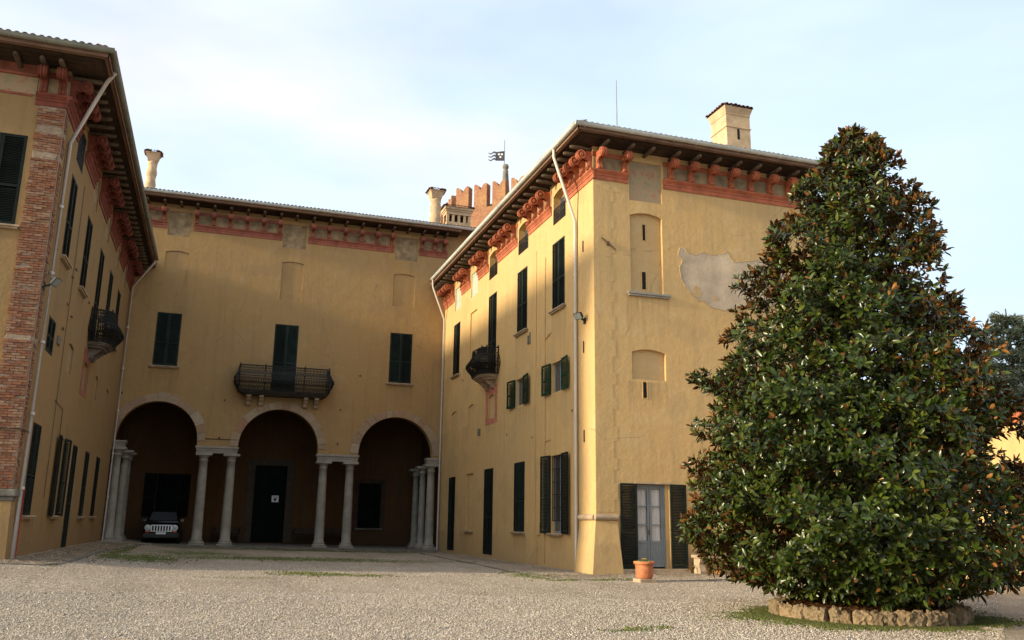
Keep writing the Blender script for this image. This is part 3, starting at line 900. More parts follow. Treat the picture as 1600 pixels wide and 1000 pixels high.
def gutter(fr, parent, u0, u1, v, n, mat, r=0.11):
    mb = MB(fr)
    k = 8
    pts = []
    L = int((u1 - u0) / 1.5) + 1
    for i in range(L + 1):
        u = u0 + (u1 - u0) * i / L
        dv = random.uniform(-0.008, 0.008)
        for rr in (r, r - 0.012):
            for j in range(k + 1):
                a = pi + pi * j / k
                pts.append((u, v + dv + rr * sin(a) + 0.04 * 0, n + rr * cos(a)))
    q = 2 * (k + 1)
    fs = []
    for i in range(L):
        for j in range(k):
            fs.append((i * q + j, i * q + j + 1, (i + 1) * q + j + 1, (i + 1) * q + j))
            fs.append((i * q + k + 1 + j, (i + 1) * q + k + 1 + j, (i + 1) * q + k + 2 + j, i * q + k + 2 + j))
        fs.append((i * q, (i + 1) * q, (i + 1) * q + k + 1, i * q + k + 1))
        fs.append((i * q + k, i * q + 2 * k + 1, (i + 1) * q + 2 * k + 1, (i + 1) * q + k))
    for i in (0, L): fs.append(tuple(i * q + j for j in range(k + 1)))
    mb.mesh(pts, fs, 0, True)
    mb.tube([(u0, v + 0.004, n + r), (u1, v + 0.004, n + r)], 0.014, 6)
    for i in range(int((u1 - u0) / 0.9)):
        u = u0 + 0.4 + i * 0.9
        mb.box(u - 0.012, u + 0.012, v - r - 0.006, v - r * 0.6, n - r, n + r * 0.7)
    return mb.build('gutter', M[mat], parent, recalc=False)

def eave(fr, parent, u0, u1, vtop, over, vin, us, miter0=0.0, miter1=0.0):
    """soffit boards rising to the wall, fascia, and round ended rafters above the brackets"""
    mb = MB(fr)
    ov = over - 0.08
    # soffit as a sloping sheet, mitred at corners
    mb.mesh([(u0 - ov * miter0, vtop - 0.14, ov), (u1 + ov * miter1, vtop - 0.14, ov), (u1, vin, -0.05), (u0, vin, -0.05),
             (u0 - ov * miter0, vtop - 0.1, ov), (u1 + ov * miter1, vtop - 0.1, ov), (u1, vin + 0.06, -0.05), (u0, vin + 0.06, -0.05)],
            [(0, 1, 2, 3), (7, 6, 5, 4), (0, 4, 5, 1), (1, 5, 6, 2), (3, 2, 6, 7), (0, 3, 7, 4)])
    so = mb.build('soffit', M['wood_dark'], parent)
    # board joints
    bb = MB(fr)
    k = int(ov / 0.2)
    for i in range(1, k):
        n_ = ov * i / k
        v_ = vin + (vtop - 0.14 - vin) * (n_ + 0.05) / (ov + 0.05)
        bb.box(u0 - n_ * miter0, u1 + n_ * miter1, v_ - 0.02, v_ - 0.002, n_ - 0.02, n_ + 0.02)
    bb.build('batten', M['wood_dark'], so)
    fb = MB(fr)
    fb.box(u0 - (ov + 0.03) * miter0, u1 + (ov + 0.03) * miter1, vtop - 0.20, vtop - 0.06, ov, ov + 0.03)
    fb.box(u0 - (ov - 0.05) * miter0, u1 + (ov - 0.05) * miter1, vtop - 0.22, vtop - 0.145, ov - 0.09, ov - 0.02)
    fb.build('fascia', M['fascia'], so)
    s_ = MB(fr)
    rr = 0.075
    s_.tube([(0, 0, 0.0), (0, -0.0, 0.55), (0, -0.0, 0.80), (0, 0, 0.86)], [rr, rr, rr * 0.95, rr * 0.6], 10)
    me = s_.data('rafter', M['wood_end'], tuple(fr.p(0, 0, 0)))
    for u in us:
        link('rafter', me, so, fr.p(u, vin - 0.09, 0.0))
    return so

def downpipe(parent, path, r=0.055, clamps=(), mat='pipe'):
    mb = MB()
    mb.tube(path, r, 12)
    # sleeve joints
    p0, p1 = Vector(path[-2]), Vector(path[-1])
    L = (p1 - p0).length
    k = int(L / 2.3)
    for i in range(1, k + 1):
        c = p0.lerp(p1, i / (k + 1))
        d = (p1 - p0).normalized()
        mb.tube([c - d * 0.04, c + d * 0.04], r + 0.008, 12)
    dp = mb.build('downpipe', M[mat], parent, recalc=False)
    return dp

def belly_balcony(fr, parent, uc, wid, v0, out, hgt, bulge=0.2, step=0.085, corbels=(), curved=True, slabmat='stone_warm', cmat='stone_warm', cs=1.0):
    """stone slab with a pot-bellied wrought iron rail"""
    mb = MB(fr)
    def plan(t, extra=0.0):
        """t 0..1 round the balcony from the wall out, across and back"""
        hw, o_ = wid / 2 + extra, out + extra
        if curved:
            a = pi * t
            return (uc - hw * (abs(cos(a)) ** 0.55) * (1 if cos(a) > 0 else -1), o_ * (sin(a) ** 0.55 if sin(a) > 0 else 0))
        L = 2 * o_ + 2 * hw; s_ = t * L; 
        if s_ < o_: return (uc - hw, s_)
        if s_ < o_ + 2 * hw: return (uc - hw + s_ - o_, o_)
        return (uc + hw, L - s_)
    N = 28
    for (z0, z1, ex) in ((v0 - 0.05, v0, 0.0), (v0 - 0.11, v0 - 0.051, -0.07), (v0 - 0.20, v0 - 0.111, -0.2)):
        poly = [plan(i / N, ex) for i in range(N + 1)]
        mb.prism([(a, max(b_, 0.002)) for a, b_ in poly], z0, z1, 0, axis=1)
    sl = mb.build('balcony', M[slabmat], parent)
    rb = MB(fr)
    Ltot = 2 * out + wid
    k = int(Ltot / step)
    def bel(h):   # how far the rail bellies out at relative height h
        return bulge * math.exp(-((h - 0.42) / 0.24) ** 2) + 0.03
    hs = [0, 0.12, 0.25, 0.38, 0.5, 0.62, 0.78, 1.0]
    r = 0.0145
    for i in range(k + 1):
        t = i / k
        path = []
        for h in hs:
            u, n_ = plan(t, bel(h)); path.append((u, v0 + 0.02 + h * hgt, max(0.02, n_)))
        for j in range(len(path) - 1):
            a, b_ = path[j], path[j + 1]
            q = r * (1.6 if j in (2, 5) else 1.0)
            rb.mesh([(a[0] - q, a[1], a[2] - q), (a[0] + q, a[1], a[2] - q), (a[0] + q, a[1], a[2] + q), (a[0] - q, a[1], a[2] + q),
                     (b_[0] - q, b_[1], b_[2] - q), (b_[0] + q, b_[1], b_[2] - q), (b_[0] + q, b_[1], b_[2] + q), (b_[0] - q, b_[1], b_[2] + q)],
                    [(0, 1, 5, 4), (1, 2, 6, 5), (2, 3, 7, 6), (3, 0, 4, 7)])
        # leaf scrolls between bars low on the belly
        if i < k:
            for h, R0 in ((0.07, 0.045), (0.16, 0.045), (0.26, 0.045), (0.47, 0.035), (0.70, 0.04), (0.90, 0.04)):
                u, n_ = plan((i + 0.5) / k, bel(h))
                cv = v0 + 0.02 + h * hgt
                q = 7
                pts = [(u + (R0 + dd) * cos(2 * pi * s_ / q), cv + (R0 + dd) * sin(2 * pi * s_ / q), max(0.02, n_) + ee) for dd, ee in ((0, 0), (-0.02, 0.012)) for s_ in range(q)]
                rb.mesh(pts, [(s_, (s_ + 1) % q, q + (s_ + 1) % q, q + s_) for s_ in range(q)])
    for h, rr in ((0.0, 0.022), (0.12, 0.012), (0.30, 0.02), (0.42, 0.016), (0.56, 0.02), (0.80, 0.014), (1.0, 0.032)):
        rb.tube([(plan(i / 48, bel(h))[0], v0 + 0.02 + h * hgt, max(0.02, plan(i / 48, bel(h))[1])) for i in range(49)], rr, 6)
    for t in (0.001, (out) / Ltot if not curved else 0.18, 0.5 - 0.16, 0.5 + 0.16, 1 - (out / Ltot if not curved else 0.18), 0.999):
        u, n_ = plan(t, 0.0)
        rb.tube([(u, v0, max(0.03, n_)), (u, v0 + hgt + 0.05, max(0.03, n_)), (u, v0 + hgt + 0.09, max(0.03, n_)), (u, v0 + hgt + 0.15, max(0.03, n_))], [0.022, 0.022, 0.04, 0.006], 8)
    rl = rb.build('railing', M['iron'], sl, recalc=False)
    for uq in corbels:
        cb = MB(fr)
        z = v0 - 0.20
        cb.prism([(z - a_ * cs, b_ * cs) for a_, b_ in ((0.004, 0.002), (0.004, 0.62), (0.12, 0.62), (0.18, 0.5), (0.28, 0.42), (0.34, 0.28), (0.5, 0.22), (0.56, 0.1), (0.58, 0.002))], uq - 0.12, uq + 0.12, 0, axis=0)
        cb.build('corbel', M[cmat], sl, bevel=0.012)
    return sl

def twisted_chimney(parent, x, y, z0, z1, r):
    mb = MB()
    k = 28
    N = 60
    prof = []
    for i in range(N + 1):
        t = i / N
        prof.append((r * (1.12 if t < 0.05 else 1.0), t * (z1 - z0)))
    def tw(rr, z, a):
        if z < 0.12 or z > (z1 - z0) - 0.1: return rr
        return rr * (1 + 0.13 * sin(2 * a + z * 9.0) ** 3)
    mb.lathe(prof, (x, y, z0), k, 0, True, tw)
    # flared square head
    h = z1
    for (a, b_, za, zb) in ((r * 0.9, r * 1.0, h, h + 0.06), (r * 0.95, r * 1.35, h + 0.06, h + 0.45), (r * 1.45, r * 1.45, h + 0.45, h + 0.52)):
        pts = [(x + sx * a, y + sy * a, za) for sx, sy in ((-1, -1), (1, -1), (1, 1), (-1, 1))] + [(x + sx * b_, y + sy * b_, zb) for sx, sy in ((-1, -1), (1, -1), (1, 1), (-1, 1))]
        mb.mesh(pts, [(0, 3, 2, 1), (4, 5, 6, 7), (0, 1, 5, 4), (1, 2, 6, 5), (2, 3, 7, 6), (3, 0, 4, 7)])
    ch = mb.build('chimney', M['chim'], parent, recalc=False)
    cap_tiles(ch, x, y, h + 0.52, r * 1.6, r * 1.6, 0.1, M['tile'])
    return ch

def cap_tiles(parent, x, y, z, hx, hy, drop, mat, joined=True, sc=1.0):
    """little hipped cap of barrel tiles"""
    tb = MB()
    rise = min(hx, hy) * 0.38
    sg = []
    for (du, hu, hv) in ((Vector((1, 0, 0)), hx, hy), (Vector((0, 1, 0)), hy, hx), (Vector((-1, 0, 0)), hx, hy), (Vector((0, -1, 0)), hy, hx)):
        out = Vector((du.y, -du.x, 0))
        dv = (-out * hv + Vector((0, 0, rise))).normalized()
        up = du.cross(dv).normalized()
        if up.z < 0: up = -up
        k = max(2, int(2 * hu / 0.19))
        for i in range(k):
            u = -hu + (i + 0.5) * 2 * hu / k
            q = Vector((x, y, z)) + out * (hv + 0.05 + random.uniform(-0.02, 0.03)) + du * u
            L = 0.42 if abs(u) < hu * 0.6 else 0.3
            if joined: barrel(tb, q, du, dv, up, L, 0.085)
            else: sg.append((q, du, dv, up, L))
    tb.mesh([(x - hx, y - hy, z), (x + hx, y - hy, z), (x + hx, y + hy, z), (x - hx, y + hy, z), (x, y, z + rise)], [(0, 1, 4), (1, 2, 4), (2, 3, 4), (3, 0, 4), (3, 2, 1, 0)])
    o_ = tb.build('tiled_cap', mat, parent, recalc=False)
    return o_, sg

# ================================================================ RIGHT WING
RW = thing('palace_wing', 'tall ochre palace wing at right with sunlit corner and red scrolled brackets', 'building', (XR, YR, 0))
FS = Frame((XR, 0, 0), (0, 1, 0), (-1, 0, 0))       # court side, u = world Y
FF = Frame((0, YR, 0), (1, 0, 0), (0, -1, 0))       # front, u = world X
dw = 0.2
side_up = [(30.05, 31.38, 9.82, 12.62), (34.38, 35.72, 9.76, 12.6), (38.78, 40.1, 8.35, 12.55), (45.45, 46.8, 9.53, 12.5)]
H = []
for a, b_, c, d in side_up: H.append(dict(u0=a, u1=b_, v0=c, v1=d, d=dw, mi=1))
H.append(dict(u0=42.17, u1=43.4, v0=9.5, v1=12.45, d=0.07, mi=0))
for a in (29.95, 34.3, 38.76): H.append(dict(u0=a, u1=a + 1.32, v0=13.42, v1=14.75, d=0.3, mi=0, rise=0.12))
for a in (42.1, 45.4): H.append(dict(u0=a, u1=a + 1.27, v0=13.3, v1=14.6, d=0.05, mi=0))
for a, b_ in ((30.29, 31.44), (34.69, 35.77)): H.append(dict(u0=a, u1=b_, v0=6.54, v1=7.72, d=0.22, mi=1))
H.append(dict(u0=38.8, u1=39.87, v0=6.4, v1=7.57, d=0.1, mi=2, rise=0.12))
H.append(dict(u0=42.28, u1=43.37, v0=6.47, v1=7.52, d=0.06, mi=2, rise=0.1))
H.append(dict(u0=45.63, u1=46.85, v0=6.43, v1=7.53, d=0.06, mi=2, rise=0.1))
H += [dict(u0=45.62, u1=47.0, v0=0.14, v1=3.98, d=dw, mi=1), dict(u0=42.2, u1=43.5, v0=1.24, v1=4.0, d=0.07, mi=0),
      dict(u0=38.88, u1=40.32, v0=0.16, v1=4.08, d=dw, mi=1), dict(u0=34.51, u1=35.88, v0=1.25, v1=4.12, d=dw, mi=1),
      dict(u0=30.3, u1=31.46, v0=1.25, v1=4.13, d=0.22, mi=1)]
wall_sheet(FS, YR, YB, -0.3, 15.3, H, [M['ochre'], M['dark'], M['niche']], RW)
H = [dict(u0=13.66, u1=14.98, v0=9.78, v1=12.85, d=0.14, mi=1, rise=0.14), dict(u0=13.64, u1=14.98, v0=6.6, v1=7.7, d=0.12, mi=1, rise=0.12),
     dict(u0=13.66, u1=15.0, v0=13.3, v1=14.85, d=0.05, mi=0), dict(u0=13.70, u1=14.97, v0=0.15, v1=2.96, d=0.28, mi=2)]
wall_sheet(FF, XR, XE, -0.3, 15.3, H, [M['ochre'], M['niche'], M['dark']], RW)
mb = MB()
mb.face([(XE, YR, -0.3), (XE, YB + 8, -0.3), (XE, YB + 8, 15.3), (XE, YR, 15.3)])
mb.face([(XR, YB + 8, -0.3), (XE, YB + 8, -0.3), (XE, YB + 8, 15.3), (XR, YB + 8, 15.3)])
mb.build('wall', M['ochre'], RW)
# painted panels with grey green wash
for a in (42.1, 45.4):
    mb = MB(FS); mb.box(a + 0.01, a + 1.26, 13.31, 14.59, -0.048, -0.04); mb.build('painted_panel', M['fresco_pale'], RW)
mb = MB(FF); mb.box(13.68, 14.98, 13.31, 14.84, -0.048, -0.04); mb.build('painted_panel', M['fresco'], RW)
# slits
mb = MB(FF)
for (a, b_, c, d, n_) in ((14.23, 14.35, 11.84, 12.45, -0.14), (14.17, 14.33, 9.96, 10.62, -0.14), (14.05, 14.2, 5.95, 6.51, 0.0)):
    mb.box(a - 0.03, a, c - 0.03, d + 0.03, n_ + 0.001, n_ + 0.02, 1); mb.box(b_, b_ + 0.03, c - 0.03, d + 0.03, n_ + 0.001, n_ + 0.02, 1)
    mb.box(a, b_, c, d, n_ + 0.0005, n_ + 0.003, 0)
mb.build('slit', [M['dark'], M['ochre']], RW)
mb = MB(FF)
mb.box(13.5, 15.22, 9.70, 9.779, -0.14, 0.13); mb.box(13.54, 15.18, 9.63, 9.70, 0.001, 0.09)
mb.build('ledge', M['stone'], RW, bevel=0.008)
# quoin joint: slightly proud stepped plaster at the corner
mb = MB(FF)
z, i = 2.0, 0
while z < 13.85:
    h = min(random.uniform(0.34, 0.6), 13.88 - z)
    mb.box(XR + 0.01, 12.88 + (0.14 if i % 2 else 0.0) + random.uniform(-0.01, 0.01), z, z + h, 0.001, 0.009)
    z += h; i += 1
mb.build('corner_plaster', M['ochre'], RW)
# windows
for j, (a, b_, c, d) in enumerate(side_up): window(FS, RW, a, b_, c, d, 'closed', sill=(j != 2))
window(FS, RW, 45.62, 47.0, 0.14, 3.98, 'closed', sill=False)
window(FS, RW, 38.88, 40.32, 0.16, 4.08, 'closed', sill=False)
window(FS, RW, 34.51, 35.88, 1.25, 4.12, 'closed', sill=True)
window(FS, RW, 30.29, 31.44, 6.54, 7.72, 'open', sill=False, mat='green2', sw=0.78, swing=0.1)
window(FS, RW, 34.69, 35.77, 6.54, 7.72, 'open', sill=False, mat='green2', sw=0.84, swing=0.1)
we = window(FS, RW, 30.3, 31.46, 1.25, 4.13, 'open', sill=True, sw=0.82, swing=0.1)
grille(FS, we, 30.34, 31.42, 1.7, 4.1, -0.04, dense=False)
mb = MB(FS); mb.box(42.05, 43.62, 1.13, 1.235, -0.02, 0.12); mb.build('sill', M['stone_warm'], RW, bevel=0.008)
for a in (29.95, 34.3, 38.76):
    g = grille(FS, RW, a + 0.02, a + 1.3, 13.42, 14.05, 0.0)
    wb = MB(FS)
    wb.box(a + 0.1, a + 1.22, 13.5, 14.55, -0.285, -0.25, 0); wb.box(a + 0.1, a + 1.22, 14.0, 14.06, -0.249, -0.22, 1); wb.box(a + 0.62, a + 0.69, 13.5, 14.55, -0.249, -0.21, 1)
    wb.build('attic_window', [M['glass'], M['stone_dark']], RW)
# red painted surround below the side balcony, worn niches
mb = MB(FS)
for q in ((38.45, 38.79, 6.17, 8.0), (39.88, 40.3, 6.17, 8.0), (38.79, 39.88, 7.6, 8.0), (38.79, 39.88, 6.17, 6.39)): mb.box(*q, 0.001, 0.012)
mb.build('painted_surround', M['redpaint'], RW)
# cornices and brackets
RS = [(YR, 29.85, [27.42, 28.05, 28.65, 29.22, 29.7]), (31.45, 34.22, [31.7, 32.5, 33.25, 34.0]), (35.75, 38.65, [36.05, 36.85, 37.6, 38.35]),
      (40.2, 42.0, [40.45, 41.15, 41.8]), (43.5, 45.3, [43.75, 44.4, 45.05]), (46.8, YB, [47.05, 47.6, 48.15, 48.65])]
allr = []
for j, (a, b_, us) in enumerate(RS):
    cornice(FS, RW, a, b_, 13.92, 14.30, us, BR, e0=0.14 if j == 0 else 0)
    allr += us
for a in (30.35, 30.95, 34.7, 35.3, 39.2, 39.8, 42.45, 43.05, 45.75, 46.3): allr.append(a)
RFB = [15.37, 16.23, 17.1, 18.0, 18.87, 19.75, 20.6, 21.4]
cornice(FF, RW, XR, 13.62, 13.92, 14.30, [12.42, 13.45], BR, e0=0.0)
cornice(FF, RW, 15.08, XE, 13.92, 14.30, RFB, BR)
OV = 1.05
eave(FS, RW, YR, YB - 0.05, 15.5, OV, 15.2, allr, miter0=1.0)
eave(FF, RW, XR, XE, 15.5, OV, 15.2, [12.45, 13.47, 14.3] + RFB, miter0=1.0, miter1=1.0)
gutter(FS, RW, YR - OV, YB - 0.9, 15.52, OV + 0.02, 'zinc')
gutter(FF, RW, XR - OV - 0.1, XE + OV, 15.52, OV + 0.02, 'zinc')
# hipped roof
rz, pitch = 15.56, 0.34
cxm = (XR + XE) / 2
ex0, ex1, ey0, ey1 = XR - OV + 0.06, XE + OV, YR - OV + 0.06, YB + 9
hw = (ex1 - ex0) / 2
rzt = rz + hw * pitch
rright = roof_plane(RW, (ex0, ey1, rz), (ex0, ey0, rz), (cxm, ey0 + hw, rzt), (cxm, ey1, rzt), rows=4)
roof_f = roof_plane(RW, (ex0, ey0, rz), (ex1, ey0, rz), (cxm + 0.001, ey0 + hw, rzt), (cxm, ey0 + hw, rzt), rows=8)
roof_plane(RW, (ex1, ey0, rz), (ex1, ey1, rz), (cxm, ey1, rzt), (cxm, ey0 + hw, rzt), rows=1)
# big plastered chimney
cx0, cx1, cy0, cy1 = 19.95, 21.15, 30.3, 31.55
mb = MB()
mb.box(cx0, cx1, cy0, cy1, 16.2, 19.3)
for e, z0, z1 in ((0.03, 18.62, 18.67), (0.03, 19.3, 19.34)): pass
mb.box(cx0 - 0.035, cx1 + 0.035, cy0 - 0.035, cy1 + 0.035, 18.66, 18.71)
pts0 = [(cx0, cy0), (cx1, cy0), (cx1, cy1), (cx0, cy1)]
mb.mesh([(x, y, 19.3) for x, y in pts0] + [(x + (0.11 if x > 20.5 else -0.11), y + (0.11 if y > 31 else -0.11), 19.62) for x, y in pts0],
        [(0, 3, 2, 1), (4, 5, 6, 7), (0, 1, 5, 4), (1, 2, 6, 5), (2, 3, 7, 6), (3, 0, 4, 7)])
mb.box(cx0 - 0.02, cx1 + 0.02, cy0 - 0.02, cy1 + 0.02, 19.27, 19.31)
mb.box(20.48, 20.60, cy0 - 0.004, cy0 + 0.1, 18.12, 18.62, 1)
ch = mb.build('chimney', [M['chim'], M['dark']], roof_f, recalc=True)
_, sg = cap_tiles(RW, (cx0 + cx1) / 2, (cy0 + cy1) / 2, 19.64, 0.72, 0.74, 0.1, M['tile'], joined=False)
for (q, du, dv, up, L) in sg:
    tb = MB(); barrel(tb, Vector((0, 0, 0)), du, dv, up, L, 0.09)
    link('roof_tile', tb.data('roof_tile', M['tile_obj']), roof_f, q)
mb = MB(); mb.tube([(14.27, 29.5, 16.2), (14.27, 29.5, 17.8), (14.27, 29.5, 19.4)], [0.022, 0.018, 0.012], 6); mb.build('aerial', M['zinc_old'], roof_f)
# battered pier at the corner with a half round stone course
mb = MB()
t = 1.72
mb.mesh([(XR - 0.28, YR - 0.3, -0.2), (13.07, YR - 0.3, -0.2), (13.07, YR + 0.1, -0.2), (XR + 0.1, 28.62, -0.2), (XR - 0.28, 28.62, -0.2),
         (XR - 0.03, YR - 0.03, t), (12.97, YR - 0.03, t), (12.97, YR + 0.1, t), (XR + 0.1, 28.62, t), (XR - 0.03, 28.62, t)],
        [(0, 1, 6, 5), (1, 2, 7, 6), (4, 0, 5, 9), (3, 4, 9, 8), (5, 6, 7, 8, 9)])
mb.build('battered_pier', M['ochre'], RW)
mb = MB()
pth = [(XR - 0.035, 28.62, 1.82), (XR - 0.035, YR - 0.035, 1.82), (12.98, YR - 0.035, 1.82)]
mb.tube([pth[0], (XR - 0.035, YR + 0.02, 1.82)], 0.1, 10); mb.tube([(XR - 0.06, YR - 0.035, 1.82), pth[2]], 0.1, 10)
mb.build('string_course', M['stone_warm'], RW)
mb = MB(); mb.tube([(15.68, YR, 1.86), (XE, YR, 1.86)], 0.085, 10); mb.build('string_course', M['stone_warm'], RW)
# pipes
downpipe(RW, [(XR - OV - 0.02, 28.5, 15.42), (XR - OV - 0.02, 28.5, 15.1), (XR - 0.1, 28.78, 12.75), (XR - 0.1, 28.78, 0.0)], 0.06)
downpipe(RW, [(XR - OV - 0.02, 47.9, 15.42), (XR - OV - 0.02, 47.9, 15.0), (XR - 0.1, 48.8, 13.3), (XR - 0.1, 48.8, 0.1)], 0.055)
mb = MB(FS)
mb.tube([(32.12, 0.1, 0.02), (32.12, 12.3, 0.02)], 0.018, 6)
mb.tube([(32.12, 4.75, 0.02), (31.5, 4.75, 0.02)], 0.014, 6); mb.tube([(32.12, 8.8, 0.02), (31.5, 9.0, 0.02)], 0.014, 6)
mb.tube([(33.2, 0.5, 0.015), (33.2, 12.9, 0.015)], 0.01, 6)
mb.build('cable', M['ochre'], RW)
# meter box and small fittings
mb = MB(FS)
mb.box(32.9, 33.9, 0.0, 0.95, 0.001, 0.03); mb.box(32.98, 33.82, 0.06, 0.88, 0.031, 0.04); mb.box(32.6, 33.0, 1.15, 1.6, 0.001, 0.05)
mb.build('meter_door', M['ochre'], RW, bevel=0.004)
each(FS, RW, 'wall_fitting', 'stone_dark', [(41.1, 41.25, 5.75, 6.1, 0.001, 0.12), (33.9, 34.0, 9.0, 9.5, 0.001, 0.04), (34.1, 34.2, 9.02, 9.4, 0.001, 0.05)]
     + [(u, u + 0.07, v, v + 0.07, 0.0, 0.03) for u, v in ((36.9, 5.4), (31.7, 8.9), (33.6, 5.0), (44.6, 9.0), (29.3, 5.6))])
each(FS, RW, 'iron_tie', 'wood_dark', [(28.2, 28.26, v, v + 0.42, 0.001, 0.03) for v in (11.4, 7.6, 4.4, 1.1)])
mb = MB(FF); mb.tube([(12.5, 11.68, 0.05), (12.75, 11.5, 0.06), (13.05, 11.28, 0.05)], 0.025, 6); mb.box(12.7, 12.8, 11.42, 11.56, 0.0, 0.06); mb.build('iron_tie', M['wood_end'], RW)
# bare render patch
out = [(15.64, 11.5), (15.72, 11.68), (15.88, 11.7), (16.02, 11.52), (16.32, 11.47), (16.7, 11.60), (17.0, 11.55), (17.5, 11.62), (17.71, 11.76), (17.85, 11.5), (18.0, 11.36), (18.5, 11.45), (19.3, 11.6), (20.2, 11.4), (20.6, 10.7),
       (20.2, 9.9), (19.28, 9.72), (18.6, 9.62), (17.9, 9.55), (17.59, 9.42), (17.2, 9.45), (16.91, 9.5), (16.6, 9.72), (16.4, 9.70), (16.12, 9.91), (15.9, 10.15), (15.72, 10.45), (15.66, 10.9), (15.8, 11.2), (15.62, 11.35)]
mb = MB(FF); mb.prism(out, 0.001, 0.006); mb.build('bare_patch', M['bare'], RW)
mb = MB(FF)
for (x0, y0), (x1, y1) in zip(out, out[1:] + out[:1]):
    k_ = max(2, int(sqrt((x1 - x0) ** 2 + (y1 - y0) ** 2) / 0.05))
    pp = [(x0 + (x1 - x0) * t_ / k_ + random.uniform(-.012, .012), y0 + (y1 - y0) * t_ / k_ + random.uniform(-.012, .012), random.uniform(0.0, 0.006)) for t_ in range(k_ + 1)]
    mb.tube(pp, [random.uniform(0.008, 0.022) for _ in pp], 5)
mb.build('patch_edge', M['niche'], RW)
for cx2, cy2, rx2, ry2 in ((16.35, 10.05, 0.22, 0.26), (17.15, 9.85, 0.12, 0.10), (18.2, 10.6, 0.1, 0.2)):
    mb = MB(FF); mb.prism([(cx2 + rx2 * cos(i * 0.52) * random.uniform(0.75, 1.1), cy2 + ry2 * sin(i * 0.52) * random.uniform(0.75, 1.1)) for i in range(12)], 0.002, 0.013); mb.build('old_plaster', M['niche'], RW)
# french window on the front
dm = MB(FF)
d0, d1 = 13.74, 14.78
dm.box(13.71, d0, 0.2, 2.94, -0.2, -0.12); dm.box(d1, 14.85, 0.2, 2.94, -0.2, -0.12); dm.box(d0, d1, 2.88, 2.94, -0.2, -0.121)
dm.box(14.85, 14.965, 0.151, 2.955, -0.27, -0.06, 1)
mid = (d0 + d1) / 2
door = dm.build('door', [M['grey_paint'], M['ochre']], RW)
for a, b_ in ((d0, mid - 0.005), (mid + 0.005, d1)):
    lf = MB(FF)
    s_ = 0.075
    lf.box(a + 0.002, a + s_, 0.2, 2.875, -0.185, -0.14); lf.box(b_ - s_, b_ - 0.002, 0.2, 2.875, -0.185, -0.14)
    for v0_, v1_ in ((0.2, 0.33), (0.98, 1.06), (1.58, 1.61), (2.2, 2.23), (2.8, 2.875)): lf.box(a + s_, b_ - s_, v0_, v1_, -0.184, -0.141)
    lf.box(a + s_, b_ - s_, 0.33, 0.98, -0.178, -0.155)
    leaf = lf.build('door_leaf', M['grey_paint'], door, bevel=0.004)
    cu = MB(FF)
    N = 26
    for i in range(N):
        u_0, u_1 = a + s_ + (b_ - a - 2 * s_) * i / N, a + s_ + (b_ - a - 2 * s_) * (i + 1) / N
        n0, n1 = -0.225 + 0.014 * sin(i * 1.7), -0.225 + 0.014 * sin((i + 1) * 1.7)
        cu.face([(u_0, 1.06, n0), (u_1, 1.06, n1), (u_1, 2.8, n1), (u_0, 2.8, n0)], 0, True)
    cu.build('curtain', M['curtain'], door)
mb = MB(FF); mb.box(mid - 0.045, mid - 0.02, 1.25, 1.42, -0.138, -0.12); mb.tube([(mid - 0.03, 1.34, -0.12), (mid - 0.03, 1.34, -0.08), (mid - 0.13, 1.34, -0.08)], 0.01, 6); mb.build('door_handle', M['wood_end'], door)
put_shutter(FF, door, 13.08, 13.70, 0.16, 2.97, 0.03, 0.0)
put_shutter(FF, door, 14.985, 15.60, 0.16, 2.97, 0.03, 0.0)
mb = MB(FF); mb.box(13.07, 15.66, -0.1, 0.148, 0.001, 0.12); mb.build('threshold', M['stone_warm'], RW, bevel=0.012)
mb = MB(FF); mb.box(13.65, 15.02, 2.962, 3.02, 0.001, 0.05); mb.build('lintel', M['stone_warm'], RW, bevel=0.006)
belly_balcony(FS, RW, 39.44, 2.15, 8.4, 0.78, 1.25, 0.30, 0.075, corbels=(39.0, 39.9), cs=0.7)

# ================================================================ LEFT WING
LW = thing('palace_wing', 'shaded ochre palace wing at left with crumbling brick corner pier', 'building', (XL, YL, 0.4))
LS = Frame((XL, 0, 0), (0, 1, 0), (1, 0, 0))
LF = Frame((0, YL, 0), (1, 0, 0), (0, -1, 0))
XW = -16.0
up = [(29.2, 30.42, 9.6, 12.35), (33.15, 34.45, 9.6, 12.3), (37.1, 38.4, 8.3, 12.25), (40.6, 41.85, 9.6, 12.3), (44.1, 45.35, 9.55, 12.3)]
gl = [(28.5, 29.8, 1.64, 4.3), (39.88, 41.15, 1.65, 4.28), (43.6, 44.9, 1.66, 4.3)]
H = [dict(u0=a, u1=b_, v0=c, v1=d, d=dw, mi=1) for a, b_, c, d in up + gl]
H += [dict(u0=33.45, u1=34.25, v0=1.65, v1=4.28, d=0.2, mi=1), dict(u0=36.4, u1=37.6, v0=0.45, v1=4.27, d=dw, mi=1), dict(u0=28.66, u1=29.83, v0=6.48, v1=7.55, d=dw, mi=1),
      dict(u0=32.6, u1=33.8, v0=6.5, v1=7.5, d=0.06, mi=2, rise=0.1), dict(u0=36.55, u1=37.6, v0=6.4, v1=7.5, d=0.08, mi=2, rise=0.1),
      dict(u0=40.1, u1=41.0, v0=6.5, v1=7.5, d=0.06, mi=2, rise=0.1), dict(u0=44.2, u1=45.1, v0=6.5, v1=7.5, d=0.06, mi=2, rise=0.1),
      dict(u0=29.5, u1=30.8, v0=12.95, v1=14.2, d=0.2, mi=1)]
for a in (33.75, 37.85, 41.9, 45.4): H.append(dict(u0=a, u1=a + 1.15, v0=12.95, v1=14.2, d=0.05, mi=0))
wall_sheet(LS, YL, YB, -0.1, 14.85, H, [M['ochre_left_shade'], M['dark'], M['niche_shade']], LW)
